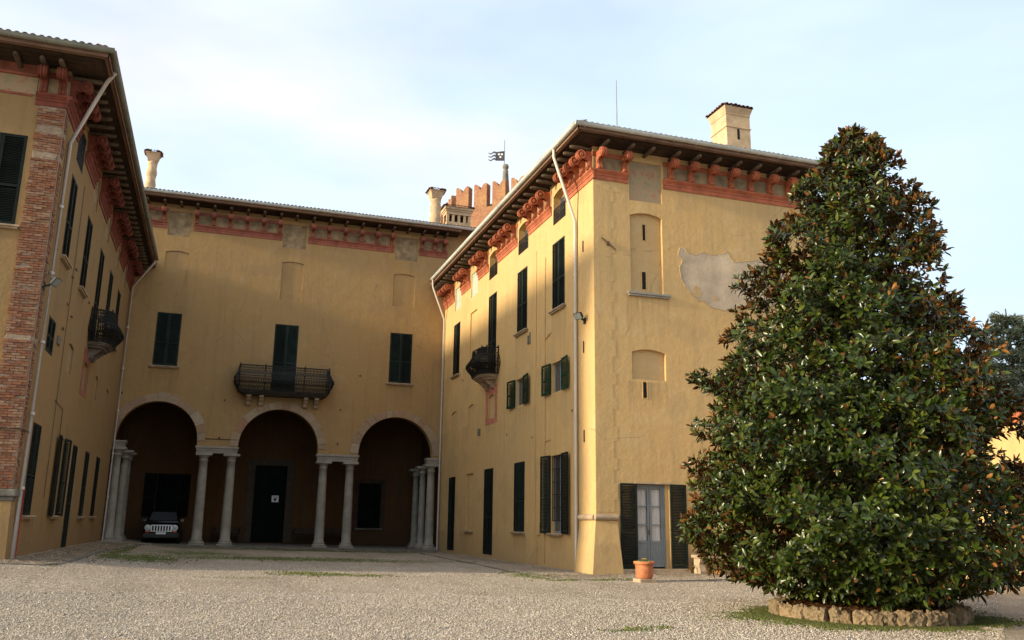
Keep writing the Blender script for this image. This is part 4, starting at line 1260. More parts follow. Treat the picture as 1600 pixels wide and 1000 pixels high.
H = [dict(u0=-7.36, u1=-6.04, v0=9.7, v1=12.48, d=dw, mi=1), dict(u0=-12.4, u1=-11.1, v0=9.7, v1=12.48, d=dw, mi=1)]
wall_sheet(LF, XW, XL, -0.1, 14.85, H, [M['ochre_left_shade'], M['dark']], LW)
mb = MB()
mb.face([(XW, YL, -0.3), (XW, YB + 8, -0.3), (XW, YB + 8, 14.85), (XW, YL, 14.85)])
mb.face([(XW, YB + 8, -0.3), (XL, YB + 8, -0.3), (XL, YB + 8, 14.85), (XW, YB + 8, 14.85)])
mb.build('wall', M['ochre_left_shade'], LW)
for j, (a, b_, c, d) in enumerate(up): window(LS, LW, a, b_, c, d, 'closed', sill=(j != 2))
for a, b_, c, d in gl: window(LS, LW, a, b_, c, d, 'closed', sill=True)
window(LS, LW, 33.45, 34.25, 1.65, 4.28, 'open', sill=True, sw=0.82, swing=0.08)
window(LS, LW, 36.4, 37.6, 0.45, 4.27, 'closed', sill=False)
window(LS, LW, 28.66, 29.83, 6.48, 7.55, 'closed', sill=False)
window(LF, LW, -7.36, -6.04, 9.7, 12.48, 'closed', sill=True)
window(LF, LW, -12.4, -11.1, 9.7, 12.48, 'closed', sill=True)
grille(LS, LW, 29.52, 30.78, 12.95, 14.15, 0.0)
for a in (33.75, 37.85, 41.9, 45.4):
    mb = MB(LS); mb.box(a + 0.01, a + 1.14, 12.96, 14.19, -0.048, -0.04); mb.build('painted_panel', M['fresco_shade'], LW)
mb = MB(LS)
for q in ((36.2, 36.54, 6.2, 7.95), (37.61, 37.95, 6.2, 7.95), (36.54, 37.61, 7.52, 7.95), (36.54, 37.61, 6.2, 6.39)): mb.box(*q, 0.001, 0.012)
mb.build('painted_surround', M['redpaint_shade'], LW)
LB = [(YL, 29.35, [27.15, 27.85, 28.5, 29.1]), (30.95, 33.65, [31.2, 31.95, 32.7, 33.4]), (35.0, 37.75, [35.25, 36.0, 36.75, 37.5]), (39.1, 41.8, [39.35, 40.1, 40.85, 41.55]), (43.1, 45.3, [43.35, 44.05, 44.7, 45.15]), (46.6, YB, [46.85, 47.5, 48.15, 48.7])]
all_l = []
for j, (a, b_, us) in enumerate(LB):
    cornice(LS, LW, a, b_, 13.47, 13.85, us, BRD, e0=0.14 if j == 0 else 0, mat='terra_dark')
    all_l += us
all_l += [29.8, 30.5, 34.05, 34.65, 38.15, 38.75, 42.2, 42.7, 45.7, 46.25]
cornice(LF, LW, -5.98, XL, 13.49, 13.87, [-5.8, -5.3], BRD, mat='terra_dark')
mb = MB(LF); mb.box(XW, -5.99, 13.8, 14.35, 0.001, 0.02, 0); mb.box(XW, -5.99, 14.35, 14.42, 0.001, 0.10, 1); mb.box(XW, -5.99, 14.42, 14.75, 0.001, 0.03, 1)
mb.box(XW, -6.1, 13.73, 13.8, 0.001, 0.03, 1)
mb.build('painted_frieze', [M['fresco'], M['terra_pale']], LW)
OL = 1.2
eave(LS, LW, YL, YB - 0.05, 15.0, OL, 14.72, all_l, miter0=1.0)
eave(LF, LW, XW, XL, 15.0, OL, 14.72, [-5.3, -5.8] + [-6.5 - i * 0.8 for i in range(11)], miter1=1.0)
gutter(LS, LW, YL - OL, YB - 1.0, 15.02, OL + 0.02, 'zinc_old', 0.1)
gutter(LF, LW, XW, XL + OL + 0.1, 15.02, OL + 0.02, 'zinc_old', 0.11)
ex0, ex1, ey0, ey1 = XW - 1, XL + OL - 0.06, YL - OL + 0.06, YB + 9
hw = (ex1 - ex0) / 2; cxm = (ex0 + ex1) / 2; rz = 15.08; rzt = rz + hw * 0.27
roof_plane(LW, (ex1, ey0, rz), (ex1, ey1, rz), (cxm, ey1, rzt), (cxm, ey0 + hw, rzt), rows=3)
roof_plane(LW, (ex0, ey0, rz), (ex1, ey0, rz), (cxm + 0.001, ey0 + hw, rzt), (cxm, ey0 + hw, rzt), rows=8, n_single=1)
roof_plane(LW, (ex0, ey1, rz), (ex0, ey0, rz), (cxm, ey0 + hw, rzt), (cxm, ey1, rzt), rows=1)
belly_balcony(LS, LW, 37.75, 2.15, 8.3, 0.78, 1.25, 0.30, 0.075, corbels=(37.3, 38.2), cs=0.7, slabmat='stone_dark', cmat='stone_dark')
downpipe(LW, [(XL + OL, 26.9, 14.9), (XL + OL - 0.25, 27.2, 14.68), (XL + 0.09, 27.68, 12.75), (XL + 0.09, 27.62, 0.3)], 0.062)
downpipe(LW, [(XL + OL, 47.8, 14.9), (XL + OL - 0.05, 47.8, 14.75), (XL + 0.12, 48.8, 13.6), (XL + 0.12, 48.8, 0.4)], 0.058)
mb = MB(LS); mb.tube([(28.35, 0.4, 0.03), (28.35, 2.4, 0.03), (28.25, 2.4, 0.03)], 0.02, 6); mb.tube([(28.1, 0.95, 0.03), (28.1, 1.9, 0.03), (28.35, 1.9, 0.03)], 0.016, 6); mb.build('cable', M['redpipe'], LW)
mb = MB(LS)
mb.tube([(31.3, 5.3, 0.02), (33.0, 5.2, 0.02), (33.05, 2.6, 0.02)], 0.012, 5); mb.tube([(31.6, 2.2, 0.02), (31.6, 12.8, 0.02)], 0.01, 5)
mb.build('cable', M['wood_end'], LW)
each(LS, LW, 'wall_fitting', 'stone_dark', [(u, u + 0.28, v, v + 0.04, 0.0, 0.05) for u, v in ((31.9, 9.9), (31.4, 9.5), (30.9, 7.6), (35.6, 9.6), (32.2, 8.3), (28.0, 9.5), (31.2, 8.5))] + [(30.3, 30.8, 7.0, 7.25, 0.0, 0.05)])
# brick pier at the corner: mortar core, individual bricks
px0 = -5.86
core = MB()
core.box(px0 + 0.02, XL + 0.005, YL - 0.055, YL + 0.42, 2.32, 13.46)
pier = core.build('brick_pier', M['mortar'], LW)
bm0 = MB(); bm0.box(-0.5, 0.5, -0.5, 0.5, -0.5, 0.5)
bricks = []
ch_, z, i = 0.074, 2.33, 0
while z < 13.42:
    gap = random.uniform(0.008, 0.016)
    h = ch_ - gap
    if 12.6 < z < 12.8 or 11.8 < z < 11.95 or 6.35 < z < 6.5:      # old render still clinging here
        rem = MB()
        rem.box(px0 + random.uniform(0.0, 0.05), XL + 0.01 - random.uniform(0, 0.1), YL - 0.085, YL, z - 0.01, z + ch_ + 0.01)
        if i % 2: rem.box(px0 + random.uniform(0.2, 0.4), XL - 0.05, YL - 0.095, YL - 0.02, z - 0.03, z + ch_ * 0.6)
        rem.build('render_remnant', M['mortar'], pier, bevel=0.015)
        z += ch_; i += 1; continue
    offs = [0, 0.235, 0.47, 0.71] if i % 2 else [0, 0.115, 0.355, 0.595, 0.71]
    for a, b_ in zip(offs[:-1], offs[1:]):
        pr = random.uniform(0.0, 0.035)
        if random.random() < 0.05: continue
        edge = random.uniform(-0.03, 0.02) if a == 0 else 0
        bricks.append((px0 + a + edge + 0.005, px0 + b_ - 0.006, YL - 0.075 - pr, YL + 0.05, z, z + h))
    offs = [0.052, 0.17, 0.41] if i % 2 else [0.052, 0.29, 0.41]
    for a, b_ in zip(offs[:-1], offs[1:]):
        pr = random.uniform(0.0, 0.025)
        if random.random() < 0.06: continue
        bricks.append((XL - 0.1, XL + 0.02 + pr, YL + a + 0.006, YL + b_ - 0.006, z, z + h))
    z += ch_; i += 1
bcache = {}
def brick_mesh(sx, sy, sz, var):
    k = (round(sx, 2), round(sy, 2), round(sz, 2), var)
    if k not in bcache:
        q = MB(); r_ = random.Random(hash(k) % 9999)
        p = [(x * sx / 2 + r_.uniform(-.006, .006), y * sy / 2 + r_.uniform(-.006, .006), zz * sz / 2 + r_.uniform(-.004, .004)) for zz in (-1, 1) for x, y in ((-1, -1), (1, -1), (1, 1), (-1, 1))]
        q.mesh(p, [(0, 3, 2, 1), (4, 5, 6, 7), (0, 1, 5, 4), (1, 2, 6, 5), (2, 3, 7, 6), (3, 0, 4, 7)])
        bcache[k] = q.data('brick', M['brick'])
    return bcache[k]
front = [b_ for b_ in bricks if b_[2] < YL - 0.05]
keep = set(map(id, front[:300]))
rest = MB()
for b_ in bricks:
    if id(b_) in keep:
        sx, sy, sz = b_[1] - b_[0], b_[3] - b_[2], b_[5] - b_[4]
        me = brick_mesh(sx, sy, sz, random.randint(0, 3))
        link('brick', me, pier, ((b_[0] + b_[1]) / 2, (b_[2] + b_[3]) / 2, (b_[4] + b_[5]) / 2), (0, 0, random.uniform(-0.02, 0.02)))
    else:
        rest.box(*b_)
rest.build('brickwork', M['brick_stuff'], pier, recalc=False, kind='stuff')
mb = MB(); mb.tube([(px0 - 0.3, YL - 0.13, 3.95), (XL + 0.07, YL - 0.13, 3.93), (XL + 0.07, YL + 0.75, 3.92)], 0.022, 6); mb.build('cable', M['wood_end'], LW)
mb = MB(); mb.box(px0 - 0.1, XL + 0.12, YL - 0.16, YL + 0.5, 2.12, 2.315); mb.box(px0 - 0.04, XL + 0.06, YL - 0.12, YL + 0.45, 2.0, 2.12)
mb.build('pier_cap', M['stone_dark'], LW, bevel=0.03)
mb = MB(); mb.mesh([(px0 - 0.08, YL - 0.22, 0.2), (XL + 0.1, YL - 0.22, 0.2), (XL + 0.1, YL + 0.5, 0.2), (px0 - 0.08, YL + 0.5, 0.2), (px0, YL - 0.09, 2.0), (XL + 0.03, YL - 0.09, 2.0), (XL + 0.03, YL + 0.45, 2.0), (px0, YL + 0.45, 2.0)],
                   [(0, 1, 5, 4), (1, 2, 6, 5), (2, 3, 7, 6), (3, 0, 4, 7), (4, 5, 6, 7)])
mb.build('plinth', M['ochre_left_shade'], LW)

# ================================================================ ARCADE RANGE
AR = thing('arcade_range', 'high ochre range across the back with three dark arches on paired stone columns', 'building', (3.5, YB, 0))
AF = Frame((0, YB, 0), (1, 0, 0), (0, -1, 0))
ARCH = [(-3.05, 2.0, 5.62), (3.13, 2.11, 5.40), (9.58, 2.13, 5.27)]   # centre, radius, spring
ZT = 18.7
H = [dict(u0=-3.66, u1=-2.42, v0=9.5, v1=12.4, d=dw, mi=1), dict(u0=2.48, u1=3.77, v0=8.45, v1=12.26, d=dw, mi=1), dict(u0=8.97, u1=10.27, v0=9.35, v1=12.3, d=dw, mi=1),
     dict(u0=-3.58, u1=-2.38, v0=13.9, v1=15.9, d=0.06, mi=0, rise=0.09), dict(u0=2.6, u1=3.8, v0=13.64, v1=15.95, d=0.06, mi=0, rise=0.09), dict(u0=9.0, u1=10.28, v0=13.9, v1=15.9, d=0.06, mi=0, rise=0.09)]
for a, b_ in ((-3.6, -2.43), (2.55, 3.82), (9.05, 10.36)): H.append(dict(u0=a, u1=b_, v0=16.75, v1=18.15, d=0.05, mi=0))
wall_sheet(AF, XL, XR, 8.2, ZT, H, [M['ochre_back_shade'], M['dark']], AR)
# lower wall with the arches
mb = MB(AF)
T = 0.55
pier_lo = [(-1.05, 1.02, 5.36), (5.24, 7.45, 5.16)]
segs = []
for (c, r, sp_) in ARCH:
    ap = arch_pts(c - r, c + r, sp_, r, 32)
    for (x0, y0), (x1, y1) in zip(ap[:-1], ap[1:]):
        mb.face([(x0, y0, 0), (x1, y1, 0), (x1, 8.2, 0), (x0, 8.2, 0)]); mb.face([(x0, y0, -T), (x1, y1, -T), (x1, 8.2, -T), (x0, 8.2, -T)])
        mb.face([(x0, y0, 0), (x0, y0, -T), (x1, y1, -T), (x1, y1, 0)], 0)
for a, b_, v in ((-1.05, 1.02, 5.36), (5.24, 7.45, 5.16)):
    for n_ in (0, -T): mb.face([(a, v, n_), (b_, v, n_), (b_, 8.2, n_), (a, 8.2, n_)])
    mb.face([(a, v, 0), (b_, v, 0), (b_, v, -T), (a, v, -T)])
    for (c, r, sp_) in ARCH:
        for e in (c - r, c + r):
            if abs(e - a) < 0.05 or abs(e - b_) < 0.05: mb.face([(e, v, 0), (e, v, -T), (e, sp_, -T), (e, sp_, 0)])
for a, b_, v in ((XL, -5.05, 5.5), (11.71, XR, 5.15)):
    for n_ in (0, -T): mb.face([(a, v, n_), (b_, v, n_), (b_, 8.2, n_), (a, 8.2, n_)])
    e = b_ if a == XL else a
    mb.face([(e, v, 0), (e, v, -T), (e, 5.62, -T), (e, 5.62, 0)])
mb.build('wall', M['ochre_back_shade'], AR)
# loggia room
LD = 54.0
mb = MB()
mb.face([(XL, YB + T, 0.0), (XL, LD, 0.0), (XL, LD, 8.0), (XL, YB + T, 8.0)]); mb.face([(XR, YB + T, 0.0), (XR, LD, 0.0), (XR, LD, 8.0), (XR, YB + T, 8.0)])
mb.face([(XL, YB + 0.3, 8.0), (XR, YB + 0.3, 8.0), (XR, LD, 8.0), (XL, LD, 8.0)], 0)
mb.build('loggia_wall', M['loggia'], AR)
BF = Frame((0, LD, 0), (1, 0, 0), (0, -1, 0))
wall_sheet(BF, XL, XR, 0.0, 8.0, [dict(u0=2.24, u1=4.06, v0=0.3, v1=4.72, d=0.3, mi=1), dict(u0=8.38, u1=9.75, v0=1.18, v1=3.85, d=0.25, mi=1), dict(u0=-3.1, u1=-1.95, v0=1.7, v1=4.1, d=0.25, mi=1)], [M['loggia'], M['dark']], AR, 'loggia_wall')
mb = MB(BF)
for q in ((1.82, 2.235, 0.3, 5.1), (4.065, 4.48, 0.3, 5.1), (2.235, 4.065, 4.725, 5.1)): mb.box(*q, 0.001, 0.07)
mb.build('door_surround', M['loggia_stone'], AR, bevel=0.01)
mb = MB(BF)
for a, b_ in ((2.26, 3.14), (3.16, 4.04)):
    mb.box(a, b_, 0.31, 4.7, -0.2, -0.14)
    for v0_, v1_ in ((0.5, 1.6), (1.8, 3.0), (3.2, 4.5)): mb.box(a + 0.12, b_ - 0.12, v0_, v1_, -0.14, -0.115)
mb.build('door', M['green_shade'], AR, bevel=0.01)
for q in ((8.38, 9.75, 1.18, 3.85),): window(BF, AR, *q, 'closed', sill=True, mat='green_shade', sillmat='stone_dark')
wv = window(BF, AR, -3.1, -1.95, 1.7, 4.1, 'closed', sill=False, mat='green_shade')
put_shutter(BF, wv, -3.75, -3.12, 1.7, 4.1, 0.03, mat='green_shade'); put_shutter(BF, wv, -1.93, -1.3, 1.7, 4.1, 0.03, mat='green_shade')
mb = MB(BF)
for q in ((8.12, 8.37, 1.0, 4.1), (9.76, 10.0, 1.0, 4.1), (8.37, 9.76, 3.86, 4.1)): mb.box(*q, 0.001, 0.04)
mb.build('painted_surround', M['wood_dark'], AR)
mb = MB()
mb.mesh([(XL, YB - 0.9, 0.36), (XR, YB - 0.9, 0.06), (XR, LD, 0.1), (XL, LD, 0.4), (XL, YB - 0.9, 0.0), (XR, YB - 0.9, -0.2), (XR, LD, -0.2), (XL, LD, 0.0)],
        [(0, 1, 2, 3), (0, 4, 5, 1), (1, 5, 6, 2), (0, 3, 7, 4)])
mb.build('loggia_floor', M['stone_dark'], AR)
def fz(x, y=YB): return 0.36 - 0.3 * (x - XL) / (XR - XL)
# columns
def column(x, y, top, r=0.25, half=False):
    z0 = fz(x)
    mb = MB()
    mb.box(x - 0.40, x + 0.40, y - 0.40, y + 0.40, z0 - 0.15, z0 + 0.08)
    H = top - 0.42 - (z0 + 0.33)
    prof = [(0.40, 0.081), (0.405, 0.12), (0.36, 0.17), (0.31, 0.19), (0.32, 0.23), (0.33, 0.26), (0.28, 0.29), (0.27, 0.33)]
    for i in range(9):
        t = i / 8; prof.append((r * (1.03 - 0.19 * t ** 1.4), 0.33 + H * t))
    zt = 0.33 + H
    prof += [(0.245, zt + 0.02), (0.25, zt + 0.05), (0.215, zt + 0.06), (0.215, zt + 0.17), (0.24, zt + 0.19), (0.25, zt + 0.22), (0.30, zt + 0.28), (0.31, zt + 0.30)]
    mb.lathe([(a, b_ + z0) for a, b_ in prof], (x, y, 0), 24)
    mb.box(x - 0.42, x + 0.42, y - 0.38, y + 0.38, z0 + zt + 0.301, top)
    return mb.build('column', M['stone'], AR, recalc=False)
cy = YB + 0.28
for x, tp in ((-0.64, 5.0), (0.76, 5.0), (5.62, 4.78), (7.08, 4.78)): column(x, cy, tp)
column(-4.86, cy, 5.15, 0.22); column(11.72, cy, 4.8, 0.24)
column(-4.62, YB + 1.7, 5.1, 0.2); column(-4.62, YB + 3.6, 5.1, 0.2); column(11.55, YB + 1.6, 4.75, 0.2); column(11.55, YB + 3.4, 4.7, 0.2)
for a, b_, v0_, v1_ in ((-1.08, 1.06, 5.0, 5.36), (5.2, 7.49, 4.78, 5.16), (XL, -4.5, 5.15, 5.5), (11.38, XR, 4.8, 5.15)):
    mb = MB(AF)
    h = v1_ - v0_
    mb.box(a + 0.04, b_ - 0.04, v0_ + 0.001, v0_ + h * 0.35, -T - 0.01, 0.02); mb.box(a + 0.02, b_ - 0.02, v0_ + h * 0.35, v0_ + h * 0.7, -T - 0.02, 0.04); mb.box(a - 0.03, b_ + 0.03, v0_ + h * 0.7, v1_ - 0.001, -T - 0.04, 0.09)
    mb.build('architrave', M['stone'], AR, bevel=0.01)
# arch rings of separate stones
for (c, r, sp_) in ARCH:
    ring = MB(AF)
    n_st = 15
    hub = MB(AF)
    ap0, ap1 = arch_pts(c - r, c + r, sp_, r, 40), arch_pts(c - r - 0.05, c + r + 0.05, sp_, r + 0.05, 40)
    for i in range(40):
        hub.face([(ap0[i][0], ap0[i][1], 0.012), (ap0[i + 1][0], ap0[i + 1][1], 0.012), (ap1[i + 1][0], ap1[i + 1][1], 0.012), (ap1[i][0], ap1[i][1], 0.012)])
    arc = hub.build('archivolt', M['mortar'], AR)
    aa = 0.0
    while aa < pi - 0.02:
        st = min(random.uniform(0.15, 0.34), pi - aa)
        if pi - aa - st < 0.1: st = pi - aa
        ro = r + 0.40 + random.uniform(-0.05, 0.06)
        vb = MB(AF)
        k = 4
        q0 = [(c - (r - 0.008) * cos(aa + 0.006 + (st - 0.012) * i / k), sp_ + (r - 0.008) * sin(aa + 0.006 + (st - 0.012) * i / k)) for i in range(k + 1)]
        q1 = [(c - ro * cos(aa + 0.006 + (st - 0.012) * i / k), sp_ + ro * sin(aa + 0.006 + (st - 0.012) * i / k)) for i in range(k + 1)]
        lim = lambda x: max(XL + 0.02, min(XR - 0.02, x))
        vb.prism([(lim(x), y) for x, y in q0 + q1[::-1]], 0.002, 0.03 + random.uniform(0, 0.012))
        vb.build('voussoir', M['voussoir'], arc)
        aa += st
# tie rod line, small holes
mb = MB(AF); mb.tube([(-0.95, 5.75, 0.02), (0.95, 5.74, 0.02)], 0.02, 6); mb.build('iron_tie', M['wood_dark'], AR)
each(AF, AR, 'iron_tie', 'wood_dark', [(u, u + 0.08, v, v + 0.08, 0.0, 0.03) for u, v in ((0.0, 5.78), (6.3, 7.6), (6.25, 5.7), (0.1, 7.8), (-5.0, 7.9), (7.3, 9.6))])
for q, sl in (((-3.66, -2.42, 9.5, 12.4), True), ((2.48, 3.77, 8.45, 12.26), False), ((8.97, 10.27, 9.35, 12.3), True)): window(AF, AR, *q, 'closed', sill=sl)
for a, b_ in ((-3.6, -2.43), (2.55, 3.82), (9.05, 10.36)):
    mb = MB(AF); mb.box(a + 0.01, b_ - 0.01, 16.76, 18.14, -0.048, -0.04); mb.build('painted_panel', M['fresco_shade'], AR)
AB = [(XL, -3.66, [-4.72, -3.85]), (-2.27, 2.5, [-2.15, -1.25, -0.38, 0.53, 1.42, 2.33]), (3.95, 8.93, [4.17, 5.1, 6.03, 6.97, 7.9, 8.8]), (10.45, XR, [10.62, 11.4, 12.0])]
alla = []
for a, b_, us in AB:
    cornice(AF, AR, a, b_, 17.14, 17.52, us, BRP, bh=0.7, mat='terra_pale'); alla += us
eave(AF, AR, XL - 0.9, XR + 0.6, 18.82, OV, 18.55, alla + [-3.0, 3.2, 9.7])
gutter(AF, AR, XL - 0.9, XR + 1.6, 18.86, OV + 0.02, 'zinc')
each(AF, AR, 'wall', 'ochre_back_shade', [(XL - 1.5, XL - 0.001, 14.0, ZT, -T, -0.02), (XR + 0.001, XR + 3, 14.0, ZT, -T, -0.02)])
aroof = roof_plane(AR, (XL - 1.2, YB - OV + 0.06, 18.92), (XR + 3.0, YB - OV + 0.06, 18.92), (XR + 3.0, YB + 5, 20.8), (XL - 1.2, YB + 5, 20.8), rows=12)
roof_plane(AR, (XR + 3.0, YB + 11, 18.9), (XL - 1.2, YB + 11, 18.9), (XL - 1.2, YB + 5, 20.8), (XR + 3.0, YB + 5, 20.8), rows=1)
belly_balcony(AF, AR, 3.15, 4.7, 8.36, 0.9, 1.32, 0.24, 0.075, corbels=(1.36, 2.02, 4.37, 4.95), curved=False, slabmat='balcony_stone')
twisted_chimney(aroof, -4.95, 51.0, 19.4, 21.62, 0.27)
twisted_chimney(aroof, 11.85, 51.0, 19.4, 21.6, 0.33)
# arcaded chimney head
mb = MB()
x0, x1, y0, y1 = 12.75, 14.35, 51.6, 52.5
mb.box(x0, x1, y0, y1, 19.0, 20.5)
for x in (x0, x0 + 0.36, x0 + 0.74, x0 + 1.12, x1 - 0.16): mb.box(x, x + 0.16, y0, y0 + 0.15, 20.501, 21.0); mb.box(x, x + 0.16, y1 - 0.15, y1, 20.501, 21.0)
mb.box(x0 + 0.2, x1 - 0.2, y0 + 0.3, y1 - 0.3, 20.5, 21.0, 1)
mb.box(x0 - 0.03, x1 + 0.03, y0 - 0.03, y1 + 0.03, 21.001, 21.2); mb.box(x0 - 0.08, x1 + 0.08, y0 - 0.08, y1 + 0.08, 21.201, 21.32); mb.box(x0 - 0.14, x1 + 0.14, y0 - 0.14, y1 + 0.14, 21.321, 21.5)
cc = mb.build('chimney', [M['chim'], M['dark']], aroof)
cap_tiles(aroof, (x0 + x1) / 2, (y0 + y1) / 2, 21.5, 1.0, 0.65, 0.1, M['tile'])

# ================================================================ TOWER
P0 = Vector((17.0, 66.0, 0)); D = Vector((0.69, -0.72, 0)).normalized(); NB = Vector((0.72, 0.69, 0)).normalized()
TW = thing('brick_tower', 'crenellated red brick tower with swallowtail merlons rising behind the roofs', 'tower', tuple(P0))
TF = Frame(tuple(P0), tuple(D), tuple(-NB))
mb = MB(TF)
mb.box(0, 11, -0.2, 26.62, -7, 0)
mb.build('shaft', M['tower'], TW)
def merlon(fr, u, n_, w=1.2, z=26.62, h=2.1, t=0.6):
    vb = MB(fr)
    hh = z + h
    poly = [(u, z), (u + w, z), (u + w, hh - 0.05)]
    for i in range(6): a = i / 5; poly.append((u + w - 0.08 - (w / 2 - 0.12) * a * 1.0, hh - 0.0 - 0.5 * (a ** 2.6)))
    for i in range(5, -1, -1): a = i / 5; poly.append((u + 0.08 + (w / 2 - 0.12) * a, hh - 0.5 * (a ** 2.6)))
    poly.append((u, hh - 0.05))
    vb.prism(poly, n_ - t, n_)
    vb.build('merlon', M['tower'], TW)
for k in range(6): merlon(TF, 0.06 + k * 1.72, 0.0)
LFc = Frame(tuple(P0), (0, 1, 0), (-1, 0, 0))
for k in range(4): merlon(LFc, 1.3 + k * 1.75, 0.0, h=2.0)
mb = MB(LFc); mb.box(0, 8, -0.2, 26.6, -6, -0.01); mb.build('shaft', M['tower'], TW)
mb = MB(TF); c0 = (5.2, 0, -3.4)
mb.mesh([(1.0, 26.7, -0.9), (9.6, 26.7, -0.9), (9.6, 26.7, -6), (1.0, 26.7, -6), (5.2, 29.2, -3.4)], [(0, 1, 4), (1, 2, 4), (2, 3, 4), (3, 0, 4)])
mb.build('roof', M['slate'], TW)
fx, fy = 21.06, 65.1
mb = MB(); mb.lathe([(0.42, 0), (0.34, 1.2), (0.22, 2.9), (0.2, 3.0), (0.14, 3.05), (0.24, 3.15), (0.27, 3.3), (0.2, 3.48), (0.05, 3.55)], (fx, fy, 27.6), 12)
pole = mb.build('finial', M['stone_dark'], TW, recalc=False)
mb = MB(); mb.tube([(fx - 0.12, fy, 31.1), (fx - 0.12, fy, 33.3)], 0.02, 6)
fu = Vector((-0.947, 0.32, 0))
FFl = Frame((fx - 0.12, fy, 0), tuple(fu), (-0.32, -0.947, 0))
fl = MB(FFl)
fl.prism([(0.0, 31.42), (0.75, 31.42), (0.75, 32.2), (0.0, 32.3)], 0, 0.03)
for j in range(3):
    zz = 31.45 + j * 0.3
    top_, bot_ = [], []
    for i in range(9):
        a = i / 8
        u_ = 0.75 + 0.62 * a; w_ = 0.07 * sin(a * 7)
        top_.append((u_, zz + 0.17 * (1 - a * 0.7) + w_)); bot_.append((u_, zz + w_))
    fl.prism(bot_ + top_[::-1], 0, 0.028)
for q in (fl, ):
    pass
mb.build('vane_rod', M['iron'], TW)
v_ = fl.build('weather_vane', M['slate'], TW)
em = MB(FFl)
for (u, v, r_) in ((0.22, 32.0, 0.1), (0.47, 32.0, 0.1), (0.35, 31.75, 0.09)):
    em.prism([(u + r_ * cos(i * pi / 4), v + r_ * sin(i * pi / 4)) for i in range(8)], 0.031, 0.036)
em.build('vane_cutout', M['white'], v_)

# ================================================================ BOUNDARY WALL (right) and conifers
BW = thing('garden_wall', 'sunlit yellow garden wall with red tiled coping at the right edge', 'wall', (XE, 22, 0))
mb = MB(); mb.box(XE, XE + 0.45, 9.0, YR - 0.002, -0.3, 4.62); mb.build('wall', M['ochre'], BW)
mb = MB()
mb.box(XE - 0.06, XE + 0.5, 9.0, YR - 0.002, 4.621, 4.76); mb.box(XE - 0.12, XE + 0.55, 9.0, YR - 0.002, 4.761, 4.92)
mb.build('coping', M['terra'], BW, bevel=0.01)
tb = MB(); barrel(tb, Vector((0, 0, 0)), Vector((0, 1, 0)), Vector((0.94, 0, 0.34)), Vector((-0.34, 0, 0.94)), 0.5, 0.1)
tm = tb.data('roof_tile', M['tile_obj'])
for i in range(76):
    link('roof_tile', tm, BW, (XE - 0.25, 9.2 + i * 0.235, 4.94), (0, 0, random.uniform(-0.04, 0.04)))
tb = MB(); barrel(tb, Vector((0, 0, 0)), Vector((0, 1, 0)), Vector((-0.94, 0, 0.34)), Vector((0.34, 0, 0.94)), 0.5, 0.1)
tm2 = tb.data('roof_tile', M['tile_obj'])
tb = MB(); tb.mesh([(XE - 0.2, 9.0, 4.93), (XE + 0.7, 9.0, 4.93), (XE + 0.22, 9.0, 5.16), (XE - 0.2, YR - 0.01, 4.93), (XE + 0.7, YR - 0.01, 4.93), (XE + 0.22, YR - 0.01, 5.16)],
                   [(0, 2, 1), (3, 4, 5), (0, 3, 5, 2), (1, 2, 5, 4), (0, 1, 4, 3)])
tb.build('coping_core', M['tile'], BW)

def conifer(x, y, h, r, label, seed=0):
    rr = random.Random(seed)
    T_ = thing('cedar_tree', label, 'tree', (x, y, 0), 'cedars beyond the garden wall')
    mb = MB(); mb.tube([(x, y, -0.1), (x + 0.1, y, h * 0.5), (x, y, h)], [0.28, 0.17, 0.03], 8)
    for i in range(70):
        z = h * (0.12 + 0.85 * i / 70); L = r * (1 - (z / h) ** 1.6) * rr.uniform(0.7, 1.1) + 0.3
        a = i * 2.4
        mb.tube([(x, y, z), (x + cos(a) * L * 0.6, y + sin(a) * L * 0.6, z + 0.1 * L), (x + cos(a) * L, y + sin(a) * L, z + 0.02 * L)], [0.05, 0.03, 0.008], 4)
    mb.build('trunk', M['bark'], T_, recalc=False)
    g = np.random.default_rng(seed)
    N = 42000
    i = g.integers(0, 70, N); z = h * (0.12 + 0.85 * i / 70); a = i * 2.4
    L = r * (1 - (z / h) ** 1.6) + 0.35
    t = g.uniform(0.15, 1.08, N) ** 0.8
    spread = 0.35 * L * t * g.normal(0, 0.75, N)
    px = x + np.cos(a) * L * t - np.sin(a) * spread; py = y + np.sin(a) * L * t + np.cos(a) * spread
    pz = z + 0.1 * L * t + g.normal(0, 0.12, N)
    P_ = np.stack([px, py, pz], 1)
    # needle sprays: thin triangles
    d = g.normal(0, 1, (N, 3)); d[:, 2] = np.abs(d[:, 2]) * 0.7; d += np.stack([np.cos(a), np.sin(a), np.zeros(N)], 1) * 0.8
    d /= np.linalg.norm(d, axis=1)[:, None]
    s = g.normal(0, 1, (N, 3)); s -= (s * d).sum(1)[:, None] * d; s /= np.linalg.norm(s, axis=1)[:, None]
    l_ = g.uniform(0.12, 0.3, N)[:, None]
    V = np.stack([P_ - s * 0.04, P_ + s * 0.04, P_ + d * l_], 1).reshape(-1, 3)
    F = np.arange(N * 3).reshape(-1, 3)
    link('foliage', np_mesh('foliage', V - np.array([x, y, 0]), F, None, [M['needle']]), T_, (x, y, 0))
    return T_
conifer(39.0, 34.0, 13.0, 4.3, 'grey green cedar rising directly behind the garden wall, the left one', 3)
conifer(43.5, 36.5, 12.2, 4.6, 'grey green cedar partly cut by the right edge, behind the garden wall', 5)
conifer(41.2, 31.5, 9.5, 3.6, 'lower cedar filling the gap just above the wall coping', 8)

